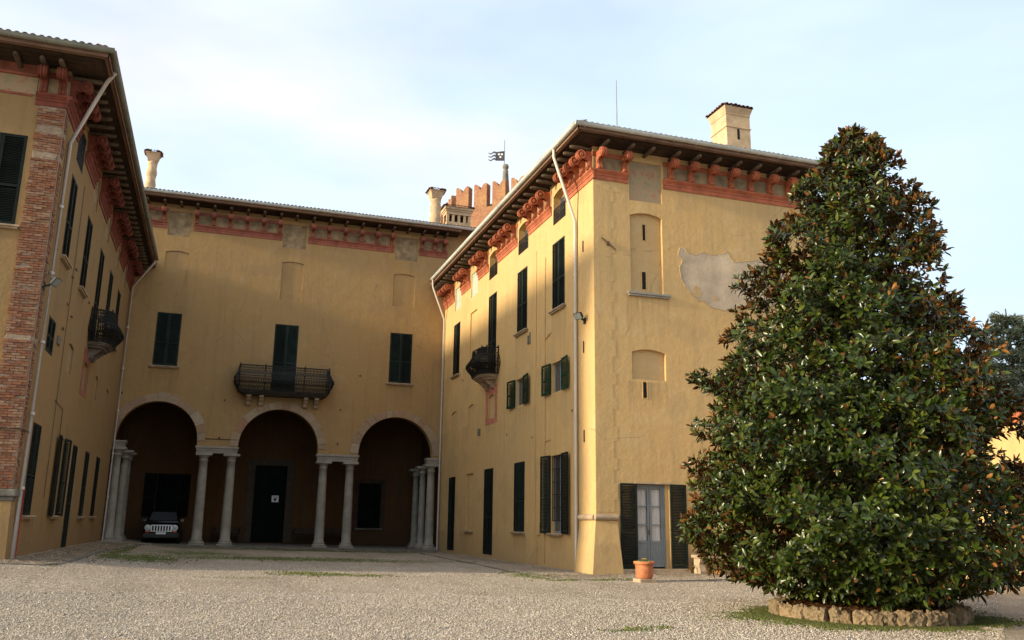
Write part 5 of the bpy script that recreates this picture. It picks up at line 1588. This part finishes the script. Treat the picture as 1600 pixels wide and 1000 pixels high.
# ================================================================ MAGNOLIA
TX, TY = 11.75, 13.8
MG = thing('magnolia_tree', 'broad conical magnolia with glossy dark leaves and rust undersides in stone ring', 'tree', (TX, TY, 0.1))
prof = [(0.3, 1.2), (0.5, 2.1), (0.8, 2.85), (1.3, 3.35), (1.85, 3.5), (2.5, 3.4), (3.1, 3.3), (3.7, 3.2), (4.3, 2.95), (4.9, 2.72), (5.5, 2.42), (6.2, 2.12), (6.9, 1.93), (7.6, 1.66), (8.3, 1.36), (8.9, 0.88), (9.35, 0.5), (9.75, 0.12)]
pzs = np.array([p[0] for p in prof]); prs = np.array([p[1] for p in prof])
def crown_r(z, a):
    r = np.interp(z, pzs, prs)
    lump = 0.05 * np.sin(3 * a + 1.1 * z) + 0.06 * np.sin(6 * a - 2.6 * z + 2) + 0.06 * np.sin(11 * a + 4.3 * z + 1) + 0.055 * np.sin(4 * a + 6.3 * z) + 0.04 * np.sin(15 * a - 8 * z)
    side = 1 - 0.17 * np.maximum(0, np.cos(a + 0.33)) * np.clip((z - 1.6) / 1.2, 0, 1) * np.clip((8.6 - z) / 3.0, 0, 1)
    return r * (1 + lump * 1.15) * 0.905 * side
tb = MB()
for i, (dx, dy, h) in enumerate(((0, 0, 9.2), (-0.5, 0.2, 6), (0.45, -0.3, 5.5), (0.1, 0.5, 6.5), (0.7, 0.3, 4.5), (-0.4, -0.5, 4))):
    tb.tube([(TX + dx * 0.6, TY + dy * 0.6, 0.1), (TX + dx, TY + dy, 1.2), (TX + dx * 1.5, TY + dy * 1.5, h * 0.6), (TX + dx * 1.2, TY + dy * 1.2, h)], [0.14, 0.11, 0.07, 0.02], 7)
tk = tb.build('trunk', M['bark'], MG, recalc=False)
bb = MB()
N = 240
tips = []
for i in range(N):
    z = 0.45 + 9.1 * ((i + 0.5) / N) ** 1.15
    a = i * 2.39996
    L = crown_r(z, a) * random.uniform(0.6, 0.85)
    z0 = z * 0.82 + 0.05
    x1, y1 = TX + cos(a) * L, TY + sin(a) * L
    bb.tube([(TX + cos(a) * 0.1, TY + sin(a) * 0.1, z0), (TX + cos(a) * L * 0.55, TY + sin(a) * L * 0.55, z0 * 0.35 + z * 0.65 - 0.05), (x1, y1, z)], [0.024, 0.014, 0.005], 4, cap=False)
bb.build('branch', M['bark'], MG, recalc=False, kind='stuff')
# twig tips carry whorls of leaves
NT = 13500
zz = rng.uniform(0, 1, NT)
cum = np.cumsum(np.interp(np.linspace(0.3, 9.75, 400), pzs, prs)); cum /= cum[-1]
tz = np.interp(zz, cum, np.linspace(0.3, 9.75, 400))
ta = rng.uniform(0, 2 * pi, NT)
dep = 1 - np.abs(rng.normal(0, 0.07, NT)) - (rng.uniform(0, 1, NT) < 0.38) * rng.uniform(0.05, 0.6, NT)
dep += (rng.uniform(0, 1, NT) < 0.10) * rng.uniform(0, 0.10, NT)
tr = crown_r(tz, ta) * dep
lean = 0.32 * np.clip((tz - 5) / 4.5, 0, 1)
T3 = np.stack([TX + np.cos(ta) * tr + lean, TY + np.sin(ta) * tr - 0.3 * lean, tz], 1)
# gaps: drop tips in a few dark hollows
hol = rng.uniform(0, 1, (110, 2)); hz = 0.8 + hol[:, 0] * 8; ha = hol[:, 1] * 2 * pi
keepm = np.ones(NT, bool)
for a_, z_ in zip(ha, hz):
    da = (ta - a_ + pi) % (2 * pi) - pi
    gs = 0.7 + (z_ * 7.3 % 1.0) * 0.8
    keepm &= ~(((da * tr / (0.40 * gs)) ** 2 + ((tz - z_) / (0.24 * gs)) ** 2 < 1) & (dep > 0.78) & (rng.uniform(0, 1, NT) < 0.9))
T3, ta2, tz2 = T3[keepm], ta[keepm], tz[keepm]
n_t = len(T3)
outd = np.stack([np.cos(ta2), np.sin(ta2), 0.12 + 0.9 * np.clip((tz2 - 4.5) / 4.5, 0, 1)], 1)
outd += rng.normal(0, 0.28, outd.shape)
outd[:, 2] += rng.uniform(0.0, 0.55, n_t)
low = tz2 < 1.0
outd[low, 2] -= 0.7
outd /= np.linalg.norm(outd, axis=1)[:, None]
K = 8
axis = np.repeat(outd, K, 0); base = np.repeat(T3, K, 0)
n_l = len(base)
kk = np.tile(np.arange(K), n_t)
ang = kk * 2.4 + np.repeat(rng.uniform(0, 6.28, n_t), K) + rng.normal(0, 0.25, n_l)
tmp = np.where(np.abs(axis[:, 2:3]) > 0.9, np.array([[1.0, 0, 0]]), np.array([[0, 0, 1.0]]))
e1 = np.cross(axis, tmp); e1 /= np.linalg.norm(e1, axis=1)[:, None]
e2 = np.cross(axis, e1)
rad = e1 * np.cos(ang)[:, None] + e2 * np.sin(ang)[:, None]
open_ = (0.45 + 1.0 * (kk / (K - 1)) + rng.normal(0, 0.16, n_l) + np.repeat(rng.uniform(-0.3, 0.25, n_t), K))[:, None]
dirv = axis * np.cos(open_) + rad * np.sin(open_)
dirv[:, 2] -= 0.10 * rng.uniform(0, 1, n_l)
dirv /= np.linalg.norm(dirv, axis=1)[:, None]
# leaf normal faces the twig axis (upper side looks inwards/up)
nrm = axis - (axis * dirv).sum(1)[:, None] * dirv
nrm += rng.normal(0, 0.22, nrm.shape); nrm -= (nrm * dirv).sum(1)[:, None] * dirv
nrm /= np.linalg.norm(nrm, axis=1)[:, None]
sid = np.cross(dirv, nrm)
base = base - axis * (kk / (K - 1) * 0.09)[:, None]
Ls = rng.uniform(0.095, 0.195, n_l) * np.repeat(rng.uniform(0.8, 1.15, n_t), K)
leaf_b = np.array([(0, 0.012, 0.0), (0.32, 0.85, 0.13), (0.7, 0.8, 0.06), (1.0, 0.0, -0.16), (0.7, -0.8, 0.06), (0.32, -0.85, 0.13), (0.33, 0, 0.0), (0.7, 0, -0.05)])
LWD = 0.175
def leaf_mesh_arrays(bs, dv, sd, nm, Lc, off=0.0):
    q = leaf_b
    P_ = (bs[:, None, :] + dv[:, None, :] * (q[None, :, 0:1] * Lc[:, None, None]) + sd[:, None, :] * (q[None, :, 1:2] * Lc[:, None, None] * LWD * 1.25)
          + nm[:, None, :] * (q[None, :, 2:3] * Lc[:, None, None] * 0.55 + off))
    return P_
Fq = np.array([(0, 6, 1, 1), (6, 7, 2, 1), (7, 3, 2, 2), (0, 5, 6, 6), (6, 5, 4, 7), (7, 4, 3, 3)])
Ft = np.array([(0, 6, 1), (6, 7, 2), (6, 2, 1), (7, 3, 2), (0, 5, 6), (6, 5, 4), (6, 4, 7), (7, 4, 3)])
camp = np.array([0, 0, 1.6])
# the leaves that show largest become separate parts
facing = (nrm * (camp - base)).sum(1) / np.linalg.norm(camp - base, axis=1)
dist = np.linalg.norm(base - camp, axis=1)
rel = np.sqrt((base[:, 0] - TX) ** 2 + (base[:, 1] - TY) ** 2) / np.maximum(0.2, np.interp(base[:, 2], pzs, prs))
toward = ((base[:, :2] - np.array([TX, TY])) * np.array([-0.65, -0.76])).sum(1)
score = Ls * np.abs(facing) / dist * (rel > 0.93) * (toward > 0.3)
order = np.argsort(-score)
pick = order[:900][rng.permutation(900)[:290]]
mask = np.ones(n_l, bool); mask[pick] = False
A1 = leaf_mesh_arrays(base[mask], dirv[mask], sid[mask], nrm[mask], Ls[mask], 0.0012)
A2 = leaf_mesh_arrays(base[mask], dirv[mask], sid[mask], nrm[mask], Ls[mask], -0.0012)
m_ = mask.sum()
Vall = np.concatenate([A1.reshape(-1, 3), A2.reshape(-1, 3)])
F1 = (Ft[None] + (np.arange(m_) * 8)[:, None, None]).reshape(-1, 3)
F2 = (Ft[None, :, ::-1] + (np.arange(m_) * 8)[:, None, None]).reshape(-1, 3) + m_ * 8
mi = np.concatenate([np.zeros(len(F1)), np.ones(len(F2))])
cr = link('crown', np_mesh('crown', Vall - np.array([TX, TY, 0.1]), np.concatenate([F1, F2]), mi, [M['leaf_top'], M['leaf_under']]), MG, (TX, TY, 0.1))
cr['kind'] = 'stuff'
A1 = leaf_mesh_arrays(np.zeros((1, 3)), np.array([[1.0, 0, 0]]), np.array([[0, 1.0, 0]]), np.array([[0, 0, 1.0]]), np.array([1.0]), 0.006)[0]
A2 = A1 - np.array([0, 0, 0.012])
lm = np_mesh('leaf', np.concatenate([A1, A2]), np.concatenate([Ft, Ft[:, ::-1] + 8]), np.array([0] * 8 + [1] * 8), [M['leaf_top'], M['leaf_under']])
for k in pick:
    R3 = Matrix((Vector(dirv[k]), Vector(-sid[k]) if False else Vector(np.cross(nrm[k], dirv[k])), Vector(nrm[k]))).transposed()
    link('leaf', lm, MG, tuple(base[k]), R3, (Ls[k],) * 3)

# stone ring
RC = Vector((11.55, 13.75, 0)); RR = 1.60
PL = thing('stone_planter', 'low ring of rough tufa stones around the foot of the magnolia', 'planter', tuple(RC))
mb = MB(); mb.lathe([(RR - 0.12, 0), (RR - 0.1, 0.16), (0.6, 0.24), (0.02, 0.27)], tuple(RC), 32); mb.build('soil', M['soil'], PL, recalc=False)
def rock(w, h, d, seed):
    bm = bmesh.new(); bmesh.ops.create_icosphere(bm, subdivisions=3, radius=1.0)
    r_ = random.Random(seed)
    ph = [r_.uniform(0, 6) for _ in range(9)]
    for v in bm.verts:
        x, y, z = v.co
        f = 1 + 0.10 * sin(5 * x + ph[0]) * sin(4 * y + ph[1]) + 0.10 * sin(7 * z + ph[2] + 3 * x) + 0.09 * sin(11 * x + ph[3]) * sin(12 * z + ph[4]) + 0.07 * sin(17 * y + ph[5]) * sin(15 * x + ph[6]) + r_.uniform(-0.11, 0.11)
        k = max(abs(x), abs(y), abs(z)) ** 0.55
        v.co = Vector((x / k * w / 2, y / k * d / 2, z / k * h / 2)) * f
    me = bpy.data.meshes.new('stone'); bm.to_mesh(me); bm.free()
    me.materials.append(M['tufa'])
    me.polygons.foreach_set('use_smooth', [False] * len(me.polygons))
    return me
rocks = [rock(random.uniform(0.2, 0.3), 0.3, random.uniform(0.2, 0.27), s_) for s_ in range(14)]
k = 46
for i in range(k):
    a = 2 * pi * i / k + random.uniform(-0.02, 0.02)
    s_ = random.uniform(0.8, 1.15)
    link('stone', rocks[(i * 5) % 14], PL, (RC.x + cos(a) * RR, RC.y + sin(a) * RR, 0.10 + random.uniform(-0.03, 0.03)), (random.uniform(-.1, .1), random.uniform(-.15, .15), a + pi / 2 + random.uniform(-.15, .15)), (s_, 1.0, random.uniform(0.85, 1.15)))
# moss ring and soil leaves
N = 34000
aa = rng.uniform(0, 2 * pi, N); rr = RR + 0.02 + np.abs(rng.normal(0, 0.30, N)) * (1 + 0.35 * np.sin(aa * 2 + 1.5) + 0.25 * np.sin(aa * 7) + 0.2 * np.sin(aa * 17))
Pm = np.stack([RC.x + np.cos(aa) * rr, RC.y + np.sin(aa) * rr], 1)
N2 = 5000
tagit(scatter('moss', on_ground(Pm, 0.006), (0.012, 0.032), 0.8, M['moss']), 'band of bright green moss around the stone ring', 'moss')
gb = []
for (a_, b_, c_, d_, n_) in ((-2.2, 32.6, 1.3, 2.4, 1500), (2.7, 25.8, 1.0, 0.9, 700), (4.0, 25.6, 1.1, 0.7, 450), (3.0, 36, 6, 2.0, 1100), (9.6, 26.6, 0.6, 2.0, 500), (6.5, 13.0, 0.7, 0.3, 130), (4.6, 47.2, 8, 0.5, 1800), (11, 24.3, 1.6, 0.35, 600), (-3.2, 38, 0.35, 8, 900)):
    q = rng.normal(0, 0.5, (n_, 2)) * np.array([c_, d_]); k_ = np.sin(q[:, 0] * 5 + a_) * np.sin(q[:, 1] * 4 + b_) > -0.35
    gb.append((q + np.array([a_, b_]))[k_])
tagit(scatter('grass', on_ground(clear(np.concatenate(gb)), 0.008), (0.015, 0.04), 0.7, M['moss']), 'thin patches of moss and grass growing through the gravel', 'grass')
aa = rng.uniform(0, 2 * pi, 1400); rr = np.sqrt(rng.uniform(0, 1, 1400)) * (RR - 0.2)
Pm = np.stack([RC.x + np.cos(aa) * rr, RC.y + np.sin(aa) * rr, 0.27 - 0.1 * (rr / RR) ** 2], 1)
o = scatter('fallen_leaves', Pm, (0.04, 0.1), 0.6, M['leaf_under'], base='leaf')
tagit(o, 'brown fallen magnolia leaves lying inside the stone ring', 'leaf litter')
# small tufts of a bulb plant in the ring
TUF = thing('bulb_plant', 'small tuft of strap leaves growing inside the stone ring', 'plant', (RC.x - 0.55, RC.y - 1.1, 0.15))
mb = MB()
for i in range(16):
    a = random.uniform(0, 2 * pi); L = random.uniform(0.12, 0.24)
    b0 = Vector((RC.x - 0.55 + random.uniform(-.08, .08), RC.y - 1.15 + random.uniform(-.08, .08), 0.17))
    t_ = b0 + Vector((cos(a) * L * 0.6, sin(a) * L * 0.6, L)); s_ = Vector((-sin(a), cos(a), 0)) * 0.012
    mb.face([b0 - s_, b0 + s_, t_])
mb.build('strap_leaf', M['herb'], TUF, recalc=False)

# ================================================================ POT, BENCH, LAMPS, SIGN
px, py = 11.88, 23.25
PT = thing('flower_pot', 'orange terracotta flower pot on a worn stone block before the french window', 'pot', (px, py, 0))
mb = MB(); mb.box(px - 0.26, px + 0.26, py - 0.24, py + 0.24, -0.03, 0.10); mb.build('stone_block', M['stone_warm'], PT, bevel=0.03)
mb = MB(); mb.lathe([(0.205, 0.102), (0.215, 0.11), (0.25, 0.16 + 0.02), (0.255, 0.45), (0.262, 0.49), (0.30, 0.495), (0.305, 0.57), (0.29, 0.58), (0.27, 0.575), (0.255, 0.52), (0.02, 0.52)], (px, py, 0), 28)
mb.build('pot_body', M['pot'], PT, recalc=False)
FLW = thing('pot_plant', 'small yellow flower and green leaves growing in the orange pot', 'plant', (px, py, 0.52))
mb = MB()
for i in range(150):
    a = random.uniform(0, 2 * pi); r_ = random.uniform(0, 0.24); L = random.uniform(0.04, 0.1)
    b0 = Vector((px + cos(a) * r_, py + sin(a) * r_, 0.53)); a2 = random.uniform(0, 2 * pi)
    t_ = b0 + Vector((cos(a2) * L * 0.7, sin(a2) * L * 0.7, L * 0.9)); s_ = Vector((-sin(a2), cos(a2), 0)) * 0.016
    mid_ = b0.lerp(t_, 0.5)
    mb.face([b0, mid_ - s_, t_, mid_ + s_])
mb.build('leaves', M['herb'], FLW, recalc=False)
mb = MB()
for (dx, dy) in ((-0.08, -0.05), (-0.03, -0.1)):
    for i in range(14):
        a = i * 2.4; r_ = 0.045
        c = Vector((px + dx, py + dy, 0.63)); t_ = c + Vector((cos(a) * r_, sin(a) * r_, 0.015 * (i % 3))); s_ = Vector((-sin(a), cos(a), 0.3)) * 0.014
        mb.face([c, c.lerp(t_, .6) - s_, t_, c.lerp(t_, .6) + s_])
mb.build('flower', M['petal'], FLW, recalc=False)

BN = thing('stone_bench', 'stone bench with scrolled ends against the wall beside the magnolia', 'bench', (16.5, YR - 0.35, 0))
mb = MB(); mb.box(15.66, 17.75, YR - 0.62, YR - 0.14, 0.52, 0.62); mb.build('seat', M['stone_warm'], BN, bevel=0.015)
for x in (15.74, 17.45):
    mb = MB(Frame((0, YR - 0.6, 0), (1, 0, 0), (0, -1, 0)))
    mb.prism([(-0.02, -0.42), (-0.02, 0.0), (0.08, 0.01), (0.2, -0.05), (0.32, -0.08), (0.40, -0.02), (0.519, 0.0), (0.519, -0.42)], x, x + 0.24, 0, axis=0)
    mb.build('leg', M['stone_warm'], BN, bevel=0.012)

for (c, d, lab) in (((XR, 28.1, 8.75), (-1, -0.35), 'black floodlight on the sunlit corner of the right wing beside the white pipe'),
                    ((XL + 0.02, YL + 0.15, 8.05), (1, -0.25), 'black floodlight on the brick corner pier of the left wing')):
    c = Vector(c); d = Vector((*d, 0)).normalized(); s_ = Vector((-d.y, d.x, 0))
    FLD = thing('floodlight', lab, 'lamp', tuple(c), 'floodlights on the wing corners')
    mb = MB(); mb.tube([c, c + d * 0.16 + Vector((0, 0, 0.02)), c + d * 0.22 + Vector((0, 0, 0.1))], 0.03, 6)
    mb.box(c.x - 0.05, c.x + 0.05, c.y - 0.07, c.y + 0.07, c.z - 0.12, c.z + 0.1)
    mb.build('bracket', M['lamp_body'], FLD)
    h0 = c + d * 0.32 + Vector((0, 0, 0.14)); f = (d + Vector((0, 0, -0.75))).normalized(); u_ = s_.cross(f)
    mb = MB()
    back = [h0 + s_ * a * 0.13 + u_ * b_ * 0.08 - f * 0.09 for a, b_ in ((-1, -1), (1, -1), (1, 1), (-1, 1))]
    frt = [h0 + s_ * a * 0.19 + u_ * b_ * 0.14 + f * 0.05 for a, b_ in ((-1, -1), (1, -1), (1, 1), (-1, 1))]
    mb.mesh([tuple(q) for q in back + frt], [(0, 3, 2, 1), (4, 5, 6, 7), (0, 1, 5, 4), (1, 2, 6, 5), (2, 3, 7, 6), (3, 0, 4, 7)])
    mb.build('housing', M['lamp_body'], FLD, bevel=0.012)
    mb = MB(); g_ = [h0 + s_ * a * 0.16 + u_ * b_ * 0.115 + f * 0.054 for a, b_ in ((-1, -1), (1, -1), (1, 1), (-1, 1))]
    mb.face([tuple(q) for q in g_]); mb.build('lens', M['lamp_glass'], FLD)

SG = thing('notice', 'small white notice pinned to the dark door behind the middle arch', 'notice', (3.45, LD + 0.1, 2.6))
mb = MB(BF); mb.box(3.28, 3.68, 2.62, 3.0, -0.113, -0.105); mb.build('paper', M['white'], SG)
mb = MB(BF); mb.box(3.32, 3.64, 2.90, 2.93, -0.1045, -0.1035); mb.prism([(3.40, 2.85), (3.56, 2.85), (3.56, 2.74), (3.48, 2.66), (3.40, 2.74)], -0.1045, -0.1035); mb.build('emblem', M['lamp_body'], SG)

for (x, lab) in ((0.9, 'dark wooden bench inside the loggia left of the middle door'), (5.35, 'dark wooden bench inside the loggia right of the middle door'), (7.0, 'dark wooden bench beneath the right arch in the loggia')):
    B2 = thing('wooden_bench', lab, 'bench', (x, LD - 0.4, 0.25), 'benches in the loggia')
    mb = MB(); mb.box(x - 0.75, x + 0.75, LD - 0.6, LD - 0.2, 0.68, 0.73); mb.build('seat', M['wood_dark'], B2)
    mb = MB(); mb.box(x - 0.75, x + 0.75, LD - 0.2, LD - 0.16, 0.8, 1.15); mb.box(x - 0.7, x - 0.65, LD - 0.2, LD - 0.16, 0.2, 1.15); mb.box(x + 0.65, x + 0.7, LD - 0.2, LD - 0.16, 0.2, 1.15); mb.build('backrest', M['wood_dark'], B2)
    for sx in (-0.68, 0.62):
        for sy in (-0.58, -0.26):
            mb = MB(); mb.box(x + sx, x + sx + 0.06, LD + sy, LD + sy + 0.05, 0.2, 0.68); mb.build('leg', M['wood_dark'], B2)

# ================================================================ CAR
cx_, cyf, cz_ = -2.42, 49.9, 0.30
CAR = thing('parked_car', 'black off-road car with chrome slotted grille parked under the left arch', 'car', (cx_, cyf + 2.2, cz_))
def cb(sections, mat, name, bevel=0.05):
    """sections: list of (y, [(x,z)...]) loops, mirrored shapes lofted along the car"""
    mb = MB()
    k = len(sections[0][1])
    pts = [(cx_ + x, cyf + y, cz_ + z) for y, loop in sections for x, z in loop]
    fs = []
    for i in range(len(sections) - 1):
        for j in range(k): fs.append((i * k + j, i * k + (j + 1) % k, (i + 1) * k + (j + 1) % k, (i + 1) * k + j))
    fs.append(tuple(range(k))); fs.append(tuple(range((len(sections) - 1) * k, len(sections) * k))[::-1])
    mb.mesh(pts, fs, 0, True)
    o_ = mb.build(name, mat, CAR, bevel=bevel)
    return o_
def lp(w, z0, z1, t=0.85): return [(-w, z0), (w, z0), (w, z1 - 0.14), (w * t, z1), (-w * t, z1), (-w, z1 - 0.14)]
cb([(0.0, lp(0.78, 0.34, 0.98)), (0.1, lp(0.84, 0.30, 1.03)), (1.2, lp(0.89, 0.28, 1.12)), (1.3, lp(0.9, 0.28, 1.14)), (4.2, lp(0.9, 0.3, 1.12)), (4.4, lp(0.84, 0.36, 1.05))], M['car'], 'body')
cb([(1.15, lp(0.80, 1.10, 1.14, 0.95)), (1.75, lp(0.70, 1.10, 1.70, 0.92)), (3.7, lp(0.70, 1.10, 1.73, 0.92)), (4.25, lp(0.74, 1.10, 1.35, 0.95))], M['car'], 'cabin', 0.04)
mb = MB(); q = [(-0.70, 1.22, 1.17), (0.70, 1.22, 1.17), (0.60, 1.70, 1.62), (-0.60, 1.70, 1.62)]
mb.face([(cx_ + x, cyf + y - 0.025, cz_ + z + 0.02) for x, y, z in q]); mb.build('windscreen', M['glass'], CAR)
mb = MB(); mb.box(cx_ - 0.88, cx_ + 0.88, cyf - 0.14, cyf + 0.12, cz_ + 0.30, cz_ + 0.56); mb.build('bumper', M['lamp_body'], CAR, bevel=0.05)
mb = MB()
g0, g1 = -0.48, 0.48
for i in range(8):
    x = g0 + (g1 - g0) * i / 7
    mb.box(cx_ + x - 0.028, cx_ + x + 0.028, cyf - 0.075, cyf - 0.02, cz_ + 0.66, cz_ + 0.93)
mb.box(cx_ + g0 - 0.03, cx_ + g1 + 0.03, cyf - 0.07, cyf - 0.02, cz_ + 0.93, cz_ + 0.97); mb.box(cx_ + g0 - 0.03, cx_ + g1 + 0.03, cyf - 0.07, cyf - 0.02, cz_ + 0.63, cz_ + 0.66)
mb.box(cx_ + g0, cx_ + g1, cyf - 0.03, cyf - 0.015, cz_ + 0.66, cz_ + 0.93, 1)
mb.build('grille', [M['chrome'], M['dark']], CAR)
for sx in (-0.66, 0.66):
    mb = MB(); c = Vector((cx_ + sx, cyf - 0.03, cz_ + 0.83))
    mb.tube([c, c + Vector((0, -0.07, 0))], 0.145, 18); hl = mb.build('headlight', M['chrome'], CAR)
    mb = MB(); mb.tube([c + Vector((0, -0.071, 0)), c + Vector((0, -0.085, 0)), c + Vector((0, -0.095, 0))], [0.118, 0.105, 0.05], 18); mb.build('lens', M['headlamp'], hl)
    mb = MB(); mb.box(c.x - 0.1, c.x + 0.1, cyf - 0.06, cyf - 0.02, cz_ + 0.60, cz_ + 0.67); mb.build('indicator', M['amber'], CAR)
    mb = MB(); s_ = 1 if sx > 0 else -1
    mb.box(min(cx_ + s_ * 0.84, cx_ + s_ * 1.06), max(cx_ + s_ * 0.84, cx_ + s_ * 1.06), cyf + 1.3, cyf + 1.42, cz_ + 1.12, cz_ + 1.27); mb.build('wing_mirror', M['car'], CAR, bevel=0.03)
    for yy in (0.85, 3.45):
        mb = MB(); xx = cx_ + s_ * 0.72
        mb.tube([(xx, cyf + yy, cz_ + 0.36), (xx + s_ * 0.04, cyf + yy, cz_ + 0.36), (xx + s_ * 0.2, cyf + yy, cz_ + 0.36), (xx + s_ * 0.22, cyf + yy, cz_ + 0.36)], [0.33, 0.365, 0.365, 0.33], 24)
        wh = mb.build('wheel', M['rubber'], CAR)
        mb = MB(); mb.tube([(xx + s_ * 0.221, cyf + yy, cz_ + 0.36), (xx + s_ * 0.23, cyf + yy, cz_ + 0.36)], [0.22, 0.18], 16); mb.build('rim', M['chrome'], wh)
mb = MB(); mb.box(cx_ - 0.24, cx_ + 0.24, cyf - 0.155, cyf - 0.142, cz_ + 0.50, cz_ + 0.60); mb.build('number_plate', M['white'], CAR)
